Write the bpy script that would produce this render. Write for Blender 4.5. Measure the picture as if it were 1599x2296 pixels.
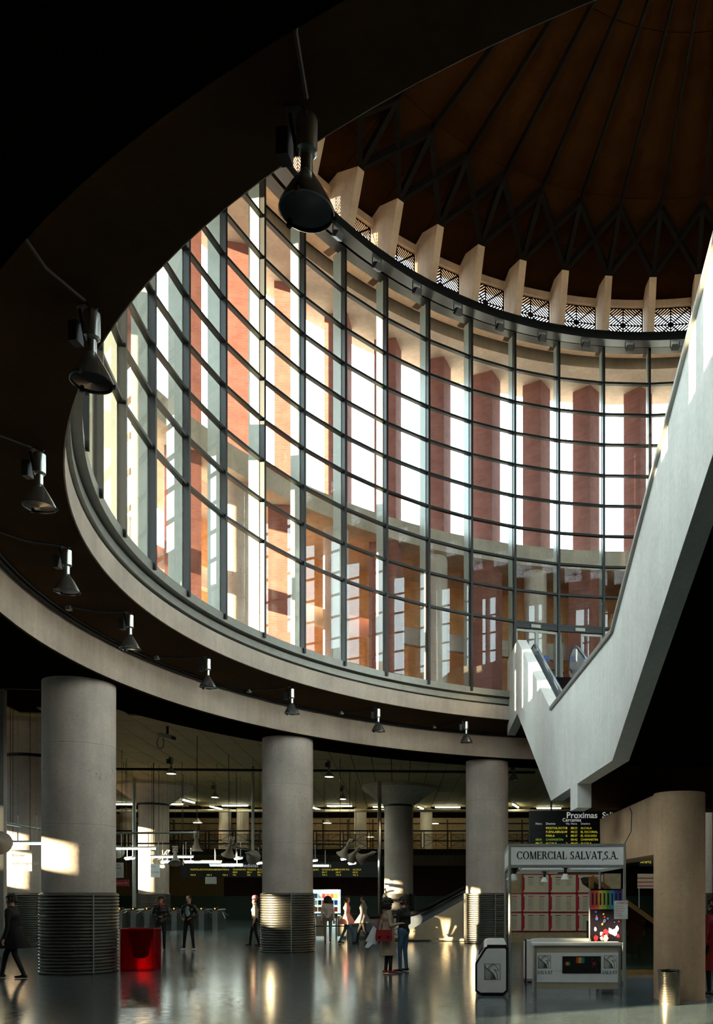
import bpy, math, random
from math import sin, cos, radians, pi, sqrt, atan2, tan
random.seed(7)
SC = bpy.context.scene
for _o in list(bpy.data.objects): bpy.data.objects.remove(_o)

# ---------------------------------------------------------------- camera
F, PX, PY, EYE = 1900.0, 1088.0, 2004.0, 1.78      # focal length and horizon point in photo pixels
cam_d = bpy.data.cameras.new('camera'); cam = bpy.data.objects.new('camera', cam_d)
SC.collection.objects.link(cam); SC.camera = cam
cam.location = (0, 0, EYE); cam.rotation_euler = (pi/2, 0, 0)
cam_d.sensor_fit = 'HORIZONTAL'; cam_d.sensor_width = 36.0; cam_d.lens = 36.0*F/1599.0
cam_d.shift_x = (799.5-PX)/1599.0; cam_d.shift_y = (PY-1148.0)/1599.0
cam_d.clip_start = 0.05; cam_d.clip_end = 500

# ---------------------------------------------------------------- sky, sun, exposure
W = bpy.data.worlds.new('sky'); SC.world = W; W.use_nodes = True
bg = W.node_tree.nodes['Background']
bg.inputs[0].default_value = (0.80, 0.95, 1.0, 1); bg.inputs[1].default_value = 4.6
SUN_AZ, SUN_EL = (-0.90, -0.44), 9.0                 # low sun, from the left and a little behind
sd = bpy.data.lights.new('sun', 'SUN'); sun = bpy.data.objects.new('sun', sd); SC.collection.objects.link(sun)
sd.energy = 22.0; sd.color = (1.0, 0.74, 0.46); sd.angle = radians(0.6)
_el = radians(SUN_EL); _n = math.hypot(*SUN_AZ)
sun.rotation_euler = (pi/2-_el, 0, atan2(SUN_AZ[1], SUN_AZ[0])+pi/2)
sun.location = (-20, -6, 30)
SC.view_settings.view_transform = 'Standard'; SC.view_settings.look = 'None'
SC.view_settings.gamma = 1.0; SC.view_settings.use_curve_mapping = False
SC.view_settings.exposure = 1.25
SC.cycles.max_bounces = 10; SC.cycles.diffuse_bounces = 5; SC.cycles.glossy_bounces = 5
SC.cycles.transparent_max_bounces = 24; SC.cycles.transmission_bounces = 6
SC.cycles.sample_clamp_indirect = 6.0; SC.cycles.use_denoising = True
SC.cycles.caustics_reflective = False; SC.cycles.caustics_refractive = False

# ---------------------------------------------------------------- helpers
def lin(h):
    h = h.lstrip('#'); v = [int(h[i:i+2], 16)/255 for i in (0, 2, 4)]
    return tuple(c/12.92 if c <= .04045 else ((c+.055)/1.055)**2.4 for c in v)
MATS = {}
def _new(name):
    m = bpy.data.materials.new(name); m.use_nodes = True; MATS[name] = m
    nt = m.node_tree; return m, nt, nt.nodes['Principled BSDF']
def _mixc(nt, fac, a, b, mode='MIX'):
    n = nt.nodes.new('ShaderNodeMix'); n.data_type = 'RGBA'; n.blend_type = mode
    for s, v in ((0, fac), (6, a), (7, b)):
        if hasattr(v, 'is_output'): nt.links.new(v, n.inputs[s])
        elif isinstance(v, (int, float)): n.inputs[s].default_value = v
        else: n.inputs[s].default_value = (*v, 1)
    return n.outputs[2]
def _ramp(nt, src, a, b):
    n = nt.nodes.new('ShaderNodeMapRange'); nt.links.new(src, n.inputs[0])
    n.inputs[1].default_value = a; n.inputs[2].default_value = b; return n.outputs[0]
def _tex(nt, kind, scale, vec=None, **kw):
    n = nt.nodes.new('ShaderNodeTex'+kind); n.inputs['Scale'].default_value = scale
    for k, v in kw.items(): n.inputs[k].default_value = v
    if vec is not None: nt.links.new(vec, n.inputs['Vector'])
    return n
def _pos(nt, scale=(1, 1, 1)):
    g = nt.nodes.new('ShaderNodeNewGeometry'); m = nt.nodes.new('ShaderNodeMapping')
    m.inputs['Scale'].default_value = scale; nt.links.new(g.outputs['Position'], m.inputs[0]); return m.outputs[0]
def plain(name, col, rough=.6, metal=0.0, var=.12, scale=6.0, spec=.5, emit=None, estr=0.0):
    m, nt, b = _new(name); c = lin(col) if isinstance(col, str) else col
    n = _tex(nt, 'Noise', scale, _pos(nt)); n.inputs['Detail'].default_value = 4
    nt.links.new(_mixc(nt, _ramp(nt, n.outputs[0], .3, .7), tuple(x*(1-var) for x in c), tuple(min(1, x*(1+var)) for x in c)), b.inputs['Base Color'])
    b.inputs['Roughness'].default_value = rough; b.inputs['Metallic'].default_value = metal
    b.inputs['Specular IOR Level'].default_value = spec
    if emit is not None:
        b.inputs['Emission Color'].default_value = (*(lin(emit) if isinstance(emit, str) else emit), 1); b.inputs['Emission Strength'].default_value = estr
    return m
def concrete(name, col, var=.16, pores=.35, rough=.75, streak=.12, pore_scale=9.0, spec=.3):
    m, nt, b = _new(name); c = lin(col); p = _pos(nt)
    n1 = _tex(nt, 'Noise', 1.1, p); n1.inputs['Detail'].default_value = 7
    n2 = _tex(nt, 'Noise', 14.0, p); n2.inputs['Detail'].default_value = 5
    n3 = _tex(nt, 'Noise', 2.2, _pos(nt, (3, 3, .25))); n3.inputs['Detail'].default_value = 5
    v = _tex(nt, 'Voronoi', pore_scale, p); v2 = _tex(nt, 'Noise', 2.5, p)
    col1 = _mixc(nt, _ramp(nt, n1.outputs[0], .3, .7), tuple(x*(1-var) for x in c), tuple(min(1, x*(1+var)) for x in c))
    col1 = _mixc(nt, _ramp(nt, n3.outputs[0], .35, .7), col1, _mixc(nt, 1.0, col1, (1-streak,)*3, 'MULTIPLY'))
    col1 = _mixc(nt, _ramp(nt, n2.outputs[0], .3, .75), col1, _mixc(nt, 1.0, col1, (.88, .87, .85), 'MULTIPLY'))
    hole = _ramp(nt, v.outputs['Distance'], .16, .10)
    gate = nt.nodes.new('ShaderNodeMath'); gate.operation = 'MULTIPLY'; nt.links.new(hole, gate.inputs[0]); nt.links.new(_ramp(nt, v2.outputs[0], .45, .62), gate.inputs[1])
    g2 = nt.nodes.new('ShaderNodeMath'); g2.operation = 'MULTIPLY'; nt.links.new(gate.outputs[0], g2.inputs[0]); g2.inputs[1].default_value = pores
    col1 = _mixc(nt, g2.outputs[0], col1, tuple(x*.25 for x in c))
    nt.links.new(col1, b.inputs['Base Color']); b.inputs['Roughness'].default_value = rough; b.inputs['Specular IOR Level'].default_value = spec
    bp = nt.nodes.new('ShaderNodeBump'); bp.inputs['Strength'].default_value = .15; bp.inputs['Distance'].default_value = .02
    nt.links.new(n2.outputs[0], bp.inputs['Height']); nt.links.new(bp.outputs[0], b.inputs['Normal'])
    return m
def brick(name, c1, c2, mortar, scale=1.0, rough=.85):
    m, nt, b = _new(name)
    g = nt.nodes.new('ShaderNodeNewGeometry'); s = nt.nodes.new('ShaderNodeSeparateXYZ'); nt.links.new(g.outputs['Position'], s.inputs[0])
    # run along the wall: x-y combined so that every upright face gets courses
    a = nt.nodes.new('ShaderNodeMath'); a.operation = 'ADD'; nt.links.new(s.outputs[0], a.inputs[0]); nt.links.new(s.outputs[1], a.inputs[1])
    cb = nt.nodes.new('ShaderNodeCombineXYZ'); nt.links.new(a.outputs[0], cb.inputs[0]); nt.links.new(s.outputs[2], cb.inputs[1])
    t = nt.nodes.new('ShaderNodeTexBrick'); nt.links.new(cb.outputs[0], t.inputs['Vector'])
    t.inputs['Scale'].default_value = scale; t.inputs['Brick Width'].default_value = .29; t.inputs['Row Height'].default_value = .075
    t.inputs['Mortar Size'].default_value = .008; t.inputs['Color1'].default_value = (*lin(c1), 1); t.inputs['Color2'].default_value = (*lin(c2), 1); t.inputs['Mortar'].default_value = (*lin(mortar), 1)
    n = _tex(nt, 'Noise', 3.0, _pos(nt)); n.inputs['Detail'].default_value = 5
    nt.links.new(_mixc(nt, _ramp(nt, n.outputs[0], .35, .7), t.outputs[0], _mixc(nt, 1.0, t.outputs[0], (.8, .75, .72), 'MULTIPLY')), b.inputs['Base Color'])
    b.inputs['Roughness'].default_value = rough
    bp = nt.nodes.new('ShaderNodeBump'); bp.inputs['Strength'].default_value = .4; bp.inputs['Distance'].default_value = .01; bp.invert = True
    nt.links.new(t.outputs['Fac'], bp.inputs['Height']); nt.links.new(bp.outputs[0], b.inputs['Normal'])
    return m
def glass(name, tint=(.955, .985, .98), ior=1.5, rough=0.0, boost=1.0):
    m, nt, b = _new(name); nt.nodes.remove(b); out = nt.nodes['Material Output']
    t = nt.nodes.new('ShaderNodeBsdfTransparent'); t.inputs[0].default_value = (*tint, 1)
    gl = nt.nodes.new('ShaderNodeBsdfGlossy'); gl.inputs['Roughness'].default_value = rough
    fr = nt.nodes.new('ShaderNodeFresnel'); fr.inputs[0].default_value = ior
    mu = nt.nodes.new('ShaderNodeMath'); mu.operation = 'MULTIPLY'; mu.use_clamp = True; nt.links.new(fr.outputs[0], mu.inputs[0]); mu.inputs[1].default_value = boost
    ge = nt.nodes.new('ShaderNodeNewGeometry'); iv = nt.nodes.new('ShaderNodeMath'); iv.operation = 'SUBTRACT'; iv.inputs[0].default_value = 1; nt.links.new(ge.outputs['Backfacing'], iv.inputs[1])
    mk = nt.nodes.new('ShaderNodeMath'); mk.operation = 'MULTIPLY'; nt.links.new(mu.outputs[0], mk.inputs[0]); nt.links.new(iv.outputs[0], mk.inputs[1])
    mx = nt.nodes.new('ShaderNodeMixShader'); nt.links.new(mk.outputs[0], mx.inputs[0]); nt.links.new(t.outputs[0], mx.inputs[1]); nt.links.new(gl.outputs[0], mx.inputs[2])
    nt.links.new(mx.outputs[0], out.inputs[0]); return m
def glow(name, col, strength):
    m, nt, b = _new(name); c = lin(col) if isinstance(col, str) else col
    b.inputs['Base Color'].default_value = (*c, 1); b.inputs['Emission Color'].default_value = (*c, 1); b.inputs['Emission Strength'].default_value = strength
    return m

class MB:
    def __init__(s): s.v = []; s.f = []
    def add(s, vs, fs):
        o = len(s.v); s.v += [tuple(v) for v in vs]; s.f += [tuple(i+o for i in f) for f in fs]; return s
    def box(s, c, d, rz=0.0):
        x, y, z = (k/2 for k in d); ca, sa = cos(rz), sin(rz)
        vs = [(c[0]+ca*a*x-sa*b*y, c[1]+sa*a*x+ca*b*y, c[2]+e*z) for e in (-1, 1) for a, b in ((-1, -1), (1, -1), (1, 1), (-1, 1))]
        return s.add(vs, [(3, 2, 1, 0), (4, 5, 6, 7), (0, 1, 5, 4), (1, 2, 6, 5), (2, 3, 7, 6), (3, 0, 4, 7)])
    def b2(s, lo, hi): return s.box([(a+b)/2 for a, b in zip(lo, hi)], [b-a for a, b in zip(lo, hi)])
    def beam(s, p, q, w, h, up=(0, 0, 1)):
        from mathutils import Vector as V
        p, q = V(p), V(q); d = (q-p).normalized(); u = V(up)
        if abs(d.dot(u)) > .98: u = V((0, 1, 0))
        r = d.cross(u).normalized(); u = r.cross(d).normalized()
        vs = [o+r*a*w/2+u*b*h/2 for o in (p, q) for a, b in ((-1, -1), (1, -1), (1, 1), (-1, 1))]
        return s.add(vs, [(3, 2, 1, 0), (4, 5, 6, 7), (0, 1, 5, 4), (1, 2, 6, 5), (2, 3, 7, 6), (3, 0, 4, 7)])
    def tube(s, pts, r, n=8, closed=False, cap=True):
        from mathutils import Vector as V
        P = [V(p) for p in pts]; m = len(P); rr = r if isinstance(r, (list, tuple)) else [r]*m
        o = len(s.v); u = None
        for i in range(m):
            if closed: d = P[(i+1) % m]-P[i-1]
            else: d = P[min(i+1, m-1)]-P[max(i-1, 0)]
            d.normalize()
            if u is None:
                u = V((0, 0, 1)) if abs(d.z) < .9 else V((1, 0, 0))
            a = d.cross(u); a.normalize(); u = a.cross(d); u.normalize()
            for k in range(n):
                t = 2*pi*k/n; s.v.append(tuple(P[i]+(a*cos(t)+u*sin(t))*rr[i]))
        for i in range(m if closed else m-1):
            j = (i+1) % m
            for k in range(n): s.f.append((o+i*n+k, o+i*n+(k+1) % n, o+j*n+(k+1) % n, o+j*n+k))
        if cap and not closed:
            s.f.append(tuple(o+k for k in range(n))[::-1]); s.f.append(tuple(o+(m-1)*n+k for k in range(n)))
        return s
    def lathe(s, prof, n=24, c=(0, 0, 0), th0=0.0, th1=360.0, closed=False):
        full = abs(th1-th0-360) < 1e-6; cols = n if full else n+1; o = len(s.v); m = len(prof)
        for i in range(cols):
            t = radians(th0+(th1-th0)*i/n)
            for r, z in prof: s.v.append((c[0]+r*cos(t), c[1]+r*sin(t), c[2]+z))
        for i in range(n):
            a, b = o+i*m, o+((i+1) % cols)*m
            for k in range(m if closed else m-1):
                l = (k+1) % m; s.f.append((a+k, b+k, b+l, a+l))
        if not full and closed:
            s.f.append(tuple(o+k for k in range(m))); s.f.append(tuple(o+(cols-1)*m+k for k in range(m))[::-1])
        return s
    def prism(s, poly, fn, a, b):
        m = len(poly); o = len(s.v)
        for t in (a, b): s.v += [tuple(fn(p[0], p[1], t)) for p in poly]
        s.f.append(tuple(o+k for k in range(m))[::-1]); s.f.append(tuple(o+m+k for k in range(m)))
        for k in range(m): l = (k+1) % m; s.f.append((o+k, o+l, o+m+l, o+m+k))
        return s
    def mesh(s, name, smooth=False, ang=35):
        me = bpy.data.meshes.new(name); me.from_pydata(s.v, [], s.f); me.validate(); me.update()
        import bmesh
        bm = bmesh.new(); bm.from_mesh(me); bmesh.ops.recalc_face_normals(bm, faces=bm.faces); bm.to_mesh(me); bm.free()
        if smooth:
            me.polygons.foreach_set('use_smooth', [True]*len(me.polygons))
            me.set_sharp_from_angle(angle=radians(ang))
        return me
COL = SC.collection
def obj(name, mb, mat, parent=None, smooth=False, loc=None, rz=None, kind=None, label=None, rot=None, ang=35):
    me = mb.mesh(name, smooth, ang) if isinstance(mb, MB) else mb
    if mat is not None and not me.materials: me.materials.append(MATS[mat] if isinstance(mat, str) else mat)
    o = bpy.data.objects.new(name, me); COL.objects.link(o)
    if parent is not None: o.parent = parent
    if loc is not None: o.location = loc
    if rz is not None: o.rotation_euler = (0, 0, rz)
    if rot is not None: o.rotation_euler = rot
    if kind: o['kind'] = kind
    if label: o['label'] = label
    return o
def empty(name, loc=(0, 0, 0), rz=0.0, kind=None):
    o = bpy.data.objects.new(name, None); COL.objects.link(o); o.location = loc; o.rotation_euler = (0, 0, rz)
    o.empty_display_size = .1
    if kind: o['kind'] = kind
    return o
def tag(o, label, cat, group=None):
    o['label'] = label; o['category'] = cat
    if group: o['group'] = group
    return o
def thing(name, label, cat, loc=(0, 0, 0), rz=0.0, group=None): return tag(empty(name, loc, rz), label, cat, group)
def dup(root, loc=None, rz=None, label=None, group=None):
    r = root.copy(); COL.objects.link(r)
    if loc is not None: r.location = loc
    if rz is not None: r.rotation_euler = (0, 0, rz)
    if label: r['label'] = label
    if group: r['group'] = group
    for ch in list(root.children):
        c = ch.copy(); COL.objects.link(c); c.parent = r
        for g in list(ch.children):
            d = g.copy(); COL.objects.link(d); d.parent = c
    return r
def at(x, y, Y): return ((x-PX)*Y/F, Y, EYE+(PY-y)*Y/F)          # a photo pixel at a chosen distance
def gnd(x, y):                                                    # a photo pixel on the floor
    Y = F*EYE/(y-PY); return ((x-PX)*Y/F, Y, 0.0)
CX, CY = 5.35, 17.0                                               # axis of the rotunda
A0, DA = 186.07, 7.5                                              # first mullion, 48 bays
def rp(R, a, z=0.0): return (CX+R*cos(radians(a)), CY+R*sin(radians(a)), z)

# ---------------------------------------------------------------- materials of the place
concrete('concrete_warm', '#cdbba8'); concrete('concrete_white', '#e6e6e0', var=.07, pores=.12, streak=.07, pore_scale=14)
concrete('concrete_column', '#d4c6b8', pores=.75, pore_scale=8.0); concrete('concrete_soffit', '#46331f', pores=.1, spec=.05); concrete('soffit_shade', '#1c150b', pores=.1, spec=.0); concrete('concrete_support', '#c4a180', pores=.6)  # darkest soffit tone has the shade under ring and bridge put in
concrete('concrete_fin', '#c9ae93', pores=.25); concrete('concrete_beam', '#c6b9aa', pores=.2)
concrete('concrete_canopy', '#b9a99c', pores=.05); concrete('dome_panel', '#35200f', var=.2, pores=.1, spec=.0)
concrete('ceiling_tile', '#b8a97e', pores=.05, var=.07, streak=.03)
brick('brick_red', '#a36a5e', '#996056', '#90706a'); brick('brick_ochre', '#d9a468', '#cf9658', '#d8b083')
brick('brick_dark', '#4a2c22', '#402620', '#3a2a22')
plain('paint_green_grey', '#8f988f', .35, 0.1, .05); plain('paint_dark', '#171b1a', .4, .3, .1)
plain('steel_dark', '#0e0a07', .7, 0, .15, spec=.15); plain('sill_metal', '#8d8f88', .4, .4, .08)
glass('pane_glass', boost=1.3)
plain('plaza_paving', '#b8a78d', .8)
# ---------------------------------------------------------------- floor
def floor_mat():
    m, nt, b = _new('terrazzo'); p = _pos(nt)
    v = _tex(nt, 'Voronoi', 22.0, p); n = _tex(nt, 'Noise', .8, p); n.inputs['Detail'].default_value = 6
    n4 = _tex(nt, 'Noise', 9.0, p); n4.inputs['Detail'].default_value = 6
    hs = nt.nodes.new('ShaderNodeSeparateColor'); nt.links.new(v.outputs['Color'], hs.inputs[0])
    c = _mixc(nt, _ramp(nt, hs.outputs[0], .2, 1), lin('#5a6b71'), lin('#6b7a7f'))
    c = _mixc(nt, _ramp(nt, n.outputs[0], .35, .7), c, _mixc(nt, 1.0, c, (.78, .8, .8), 'MULTIPLY'))
    nt.links.new(c, b.inputs['Base Color'])
    nt.links.new(_mixc(nt, _ramp(nt, n4.outputs[0], .35, .7), (.12,)*3, (.22,)*3), b.inputs['Roughness'])
    b.inputs['Specular IOR Level'].default_value = .4
    bp = nt.nodes.new('ShaderNodeBump'); bp.inputs['Strength'].default_value = .06; bp.inputs['Distance'].default_value = .03
    nb = _tex(nt, 'Noise', 1.6, p); nt.links.new(nb.outputs[0], bp.inputs['Height']); nt.links.new(bp.outputs[0], b.inputs['Normal'])
floor_mat()
FX0, FX1, FY0, FY1 = -27.0, 30.0, -14.0, 66.0
obj('floor', MB().b2((FX0-.5, FY0-.5, -.2), (FX1+.5, FY1+.5, 0)), 'terrazzo', kind='structure')
plain('earth', '#8d8069', .95)
obj('ground_outside', MB().b2((-140, -140, -.7), (140, 160, -.21)), 'earth', kind='structure')

# ---------------------------------------------------------------- slabs and ring beams of the round opening
def rev(name, prof, mat, n=192, th0=0, th1=360, kind='structure', parent=None, smooth=True, rot0=0.0):
    return obj(name, MB().lathe(prof, n, th0=th0, th1=th1, closed=True), mat, parent, smooth=smooth, loc=None if parent else (CX, CY, 0), kind=kind if not parent else None, ang=25)
rev('trim_1', [(12.35, 7.63), (12.35, 8.09), (15.7, 8.09), (15.7, 7.40), (13.87, 7.40)], 'concrete_beam')
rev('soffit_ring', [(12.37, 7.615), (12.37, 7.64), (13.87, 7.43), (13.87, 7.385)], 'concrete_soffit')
rev('trim_2', [(12.45, 8.09), (12.45, 8.13), (12.28, 8.13), (12.28, 8.30), (12.42, 8.30), (12.42, 8.34), (12.13, 8.34), (12.13, 8.54), (12.6, 8.54), (12.6, 8.09)], 'sill_metal')
rev('ring_beam', [(13.87, 6.6), (13.87, 7.44), (15.7, 7.44), (15.7, 6.6)], 'concrete_warm')
def rect_r(a):
    c, s = cos(radians(a)), sin(radians(a)); t = 1e9
    if c > 1e-9: t = min(t, (FX1-CX)/c)
    if c < -1e-9: t = min(t, (FX0-CX)/c)
    if s > 1e-9: t = min(t, (FY1-CY)/s)
    if s < -1e-9: t = min(t, (FY0-CY)/s)
    return t
def holed_slab(name, R, z0, z1, mat):
    angs = sorted(set([i*3.0 for i in range(120)]+[atan2(y-CY, x-CX)*180/pi % 360 for x in (FX0, FX1) for y in (FY0, FY1)]))
    m = MB(); k = len(angs)
    for a in angs:
        for r in (R, rect_r(a)):
            for z in (z0, z1): m.v.append(rp(r, a, z))
    for i in range(k):
        a, b = i*4, ((i+1) % k)*4
        m.f += [(a, b, b+2, a+2), (a+1, a+3, b+3, b+1), (a, a+1, b+1, b), (a+2, b+2, b+3, a+3)]
    return obj(name, m, mat, kind='structure')
ceil = holed_slab('ceiling', 15.7, 7.60, 8.18, 'soffit_shade')  # near-black colour stands in for the unlit ceiling
rev('beam_shade_sheet', [(13.88, 6.56), (13.88, 6.6), (15.7, 6.6), (15.7, 6.56)], 'soffit_shade')  # thin dark sheet painting in the shade under the ring beam
holed_slab('plaza_floor', 12.6, 8.20, 8.34, 'plaza_paving')

# ceiling panels of the lower hall: the nearest ones each on their own, the rest as one part
TA = radians(6.0); TW, TL = .84, 1.68
def tile_xy(i, j):
    u, v = i*TW, j*TL+(TL/2 if i % 2 else 0)
    return (u*cos(TA)-v*sin(TA)-4.0, u*sin(TA)+v*cos(TA)+24.0)
tiles = []
for i in range(-32, 18):
    for j in range(-6, 20):
        x, y = tile_xy(i, j)
        if y < 27 or y > 57 or x < FX0+1: continue
        px, py = PX+F*x/y, PY-F*(7.55-EYE)/y
        if px < -60 or px > 1330: continue
        if min(math.hypot(x+a-CX, y+b-CY) for a in (-.5, .5) for b in (-.9, .9)) < 15.75: continue
        tiles.append((y, x))
tiles.sort()
tm = MB().box((0, 0, 0), (TW-.03, TL-.03, .05), TA).mesh('ceiling_panel'); tm.materials.append(MATS['ceiling_tile'])
for y, x in tiles[:300]: obj('ceiling_panel', tm, None, ceil, loc=(x, y, 7.575+random.uniform(-.004, .004)))
rest = MB()
for y, x in tiles[300:]: rest.box((x, y, 7.575), (TW-.03, TL-.03, .05), TA)
if rest.v: obj('ceiling_panel', rest, 'ceiling_tile', ceil, kind='stuff')

# ---------------------------------------------------------------- walls of the lower hall
plain('wall_plaster', '#a3906c', .85); plain('wall_dark', '#3b332a', .85)
SUN_SLOTS = [(-3.1, -0.9, 4.75, 5.45), (1.0, 3.4, 5.97, 6.5), (9.5, 11.6, 5.35, 6.02), (15.3, 16.2, 4.4, 5.3), (16.7, 18.4, 4.76, 6.6), (18.7, 20.4, 4.4, 5.3), (22.9, 24.6, 3.9, 5.8), (33.8, 35.2, 4.85, 6.35), (39.5, 41.2, 3.5, 6.85)]   # unseen openings, added and sized to throw the sun patches
m = MB(); yy = FY0
for y0, y1, z0, z1 in SUN_SLOTS:
    m.b2((FX0, yy, 0), (FX0+.3, y0, 8.2)); m.b2((FX0, y0, 0), (FX0+.3, y1, z0)); m.b2((FX0, y0, z1), (FX0+.3, y1, 8.2)); yy = y1
m.b2((FX0, yy, 0), (FX0+.3, FY1, 8.2))
wlo = obj('wall_left', m, 'wall_plaster', kind='structure')
for i, (y0, y1, z0, z1) in enumerate(SUN_SLOTS):
    wl = empty('window_%d' % (4+i), (FX0+.15, (y0+y1)/2, (z0+z1)/2), kind='structure')  # glazing and frame for each added sun opening
    w_, h_ = y1-y0, z1-z0
    obj('pane', MB().box((0, 0, 0), (.016, w_, h_)), 'pane_glass', wl)
    obj('frame', MB().box((0, -w_/2, 0), (.1, .08, h_)).box((0, w_/2, 0), (.1, .08, h_)).box((0, 0, h_/2), (.1, w_, .08)).box((0, 0, -h_/2), (.1, w_, .08)), 'paint_dark', wl)
obj('wall_back', MB().b2((FX0, FY0-.3, 0), (FX1, FY0, 8.2)), 'wall_dark', kind='structure')
obj('wall_right', MB().b2((FX1, FY0, 0), (FX1+.3, FY1, 8.2)), 'wall_dark', kind='structure')
obj('wall_far', MB().b2((FX0, FY1, 0), (FX1, FY1+.3, 8.2)), 'wall_plaster', kind='structure')

# ---------------------------------------------------------------- glass drum
RG = 12.17; GZ0, GZ1 = 8.54, 20.5
rows = [GZ0, 10.89, 11.95, 12.99, 14.05, 15.09, 16.13, 17.19, 18.23, 19.3, GZ1]
drum = empty('window_1', (CX, CY, 0), kind='structure')
mo = MB().box((RG+.23, 0, 0), (.34, .10, GZ1-8.4)).mesh('mullion'); mo.materials.append(MATS['paint_green_grey'])
mi = MB().box((RG-.03, 0, 0), (.14, .075, GZ1-8.4)).mesh('mullion_cap'); mi.materials.append(MATS['paint_dark'])
chord = RG*cos(radians(DA/2)); wid = 2*RG*sin(radians(DA/2))-.07
pm = []
for a, b in zip(rows[:-1], rows[1:]):
    q = MB().box((chord, 0, (a+b)/2), (.016, wid, b-a-.05)).mesh('pane'); q.materials.append(MATS['pane_glass']); pm.append(q)
DOORS = (10, 11)                                           # bays between mullions 10-11 and 11-12 hold the doors
rest = MB()
for k in range(48):
    a = A0-DA*k
    p = obj('mullion', mo, None, drum, loc=(0, 0, (GZ1+8.4)/2), rz=radians(a))
    obj('mullion_cap', mi, None, p)
    for r in range(10):
        if r == 0 and k in DOORS: continue
        am = a-DA/2
        if k < 15 or k >= 46: obj('pane', pm[r], None, drum, rz=radians(am))
        else:
            t = radians(am); z0, z1 = rows[r]+.025, rows[r+1]-.025
            c0, s0 = cos(t), sin(t)
            rest.box((chord*c0, chord*s0, (z0+z1)/2), (.016, wid, z1-z0), t)
obj('pane', rest, 'pane_glass', drum, kind='stuff')
for z in rows[1:-1]:
    obj('transom', MB().lathe([(RG-.06, z-.035), (RG+.06, z-.035), (RG+.06, z+.035), (RG-.06, z+.035)], 48, th0=A0, th1=A0+360, closed=True), 'paint_dark', drum)
obj('head_beam', MB().lathe([(RG-.14, GZ1-.02), (RG+.2, GZ1-.02), (RG+.2, GZ1+.24), (RG-.14, GZ1+.24)], 96, closed=True), 'paint_dark', drum)

# ---------------------------------------------------------------- top of the drum: ring wall, rail, fins, grilles, lintel, canopy, dome
rev('drum_ring_wall', [(12.3, 20.74), (12.3, 21.1), (13.0, 21.1), (13.0, 20.74)], 'concrete_fin')
rev('lintel_ring', [(12.6, 22.30), (12.6, 22.52), (13.1, 22.52), (13.1, 22.30)], 'concrete_fin')
rev('canopy', [(13.2, 20.47), (13.2, 20.9), (13.3, 21.0), (15.4, 20.8), (15.4, 20.47)], 'concrete_canopy')
rev('canopy_flashing', [(12.95, 20.95), (12.95, 21.05), (13.4, 21.05), (13.4, 20.95)], 'steel_dark')
rail = empty('catwalk_rail', (CX, CY, 0), kind='structure')
obj('ring', MB().lathe([(11.42, 20.34), (11.42, 20.5), (11.5, 20.68), (11.85, 20.68), (11.85, 20.38)], 144, closed=True), 'paint_dark', rail, smooth=True)
bmesh_ = MB().beam((11.8, 0, 20.55), (12.35, 0, 20.9), .12, .14).mesh('bracket'); bmesh_.materials.append(MATS['steel_dark'])
fin_poly = [(12.95, 20.74), (12.95, 22.55), (12.3, 22.74), (11.42, 22.46), (11.9, 20.9), (12.0, 20.74)]
fm = MB().prism(fin_poly, lambda r, z, t: (r, t, z), -.12, .12).mesh('fin'); fm.materials.append(MATS['concrete_fin'])
# grille: chevrons of flat bar inside a frame, one panel per bay
def grille_mesh(w, h, step, bar, mat, name='grille', d=.03):
    g = MB()
    def seg(p, q): g.beam((p[0], 0, p[1]), (q[0], 0, q[1]), d, bar, up=(0, 1, 0)) if False else g.beam((p[0], 0, p[1]), (q[0], 0, q[1]), bar, d, up=(0, 1, 0))
    W2, H2 = w/2, h/2
    for p, q in (((-W2, -H2), (W2, -H2)), ((-W2, H2), (W2, H2)), ((-W2, -H2), (-W2, H2)), ((W2, -H2), (W2, H2)), ((-W2, -H2), (W2, H2)), ((-W2, H2), (W2, -H2)), ((0, -H2), (0, H2))): seg(p, q)
    seg((-W2, 0), (W2, 0))
    n = int(W2/step)
    for i in range(1, 2*n):
        c = i/n                                  # nested rhombi |x|/W2 + |z|/H2 = c, cut off by the frame
        x0, x1 = max(0, c-1)*W2, min(c, 1)*W2
        for sx in (-1, 1):
            for sz in (-1, 1): seg((sx*x0, sz*H2*(c-x0/W2)), (sx*x1, sz*H2*(c-x1/W2)))
    me = g.mesh(name); me.materials.append(MATS[mat]); return me
gm = grille_mesh(1.36, 1.18, .113, .048, 'steel_dark', d=.006)
clere = empty('clerestory', (CX, CY, 0), kind='structure')
fl_pos = []
for k in range(48):
    a = A0-DA*k
    obj('fin', fm, None, clere, rz=radians(a))
    obj('bracket', bmesh_, None, rail, rz=radians(a))
    t = radians(a-DA/2)
    obj('grille', gm, None, clere, loc=(12.72*cos(t), 12.72*sin(t), 21.70), rz=t+pi/2)
# dome: panels between radial ribs, lattice of beams above the fins
dome = empty('dome', (CX, CY, 0), kind='structure')
h = radians(DA/2)
def sector(r0, z0, r1, z1, gap, th=.06):
    g0, g1 = gap/r0, gap/max(r1, .3)
    vs = []
    for dz in (0, th):
        for r, z, g in ((r0, z0, g0), (r1, z1, g1)):
            for s in (-1, 1): vs.append((r*cos(h-g), s*r*sin(h-g), z+dz))
    return MB().add(vs, [(0, 1, 3, 2), (4, 6, 7, 5), (0, 4, 5, 1), (2, 3, 7, 6), (0, 2, 6, 4), (1, 5, 7, 3)])
secs = [sector(13.1, 22.54, 11.35, 23.2, .012), sector(11.33, 23.21, 9.9, 23.8, .012), sector(9.88, 23.81, 5.6, 24.72, .012), sector(5.58, 24.73, 1.2, 25.66, .006)]
secm = []
for s in secs: q = s.mesh('dome_panel'); q.materials.append(MATS['dome_panel']); secm.append(q)
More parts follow.
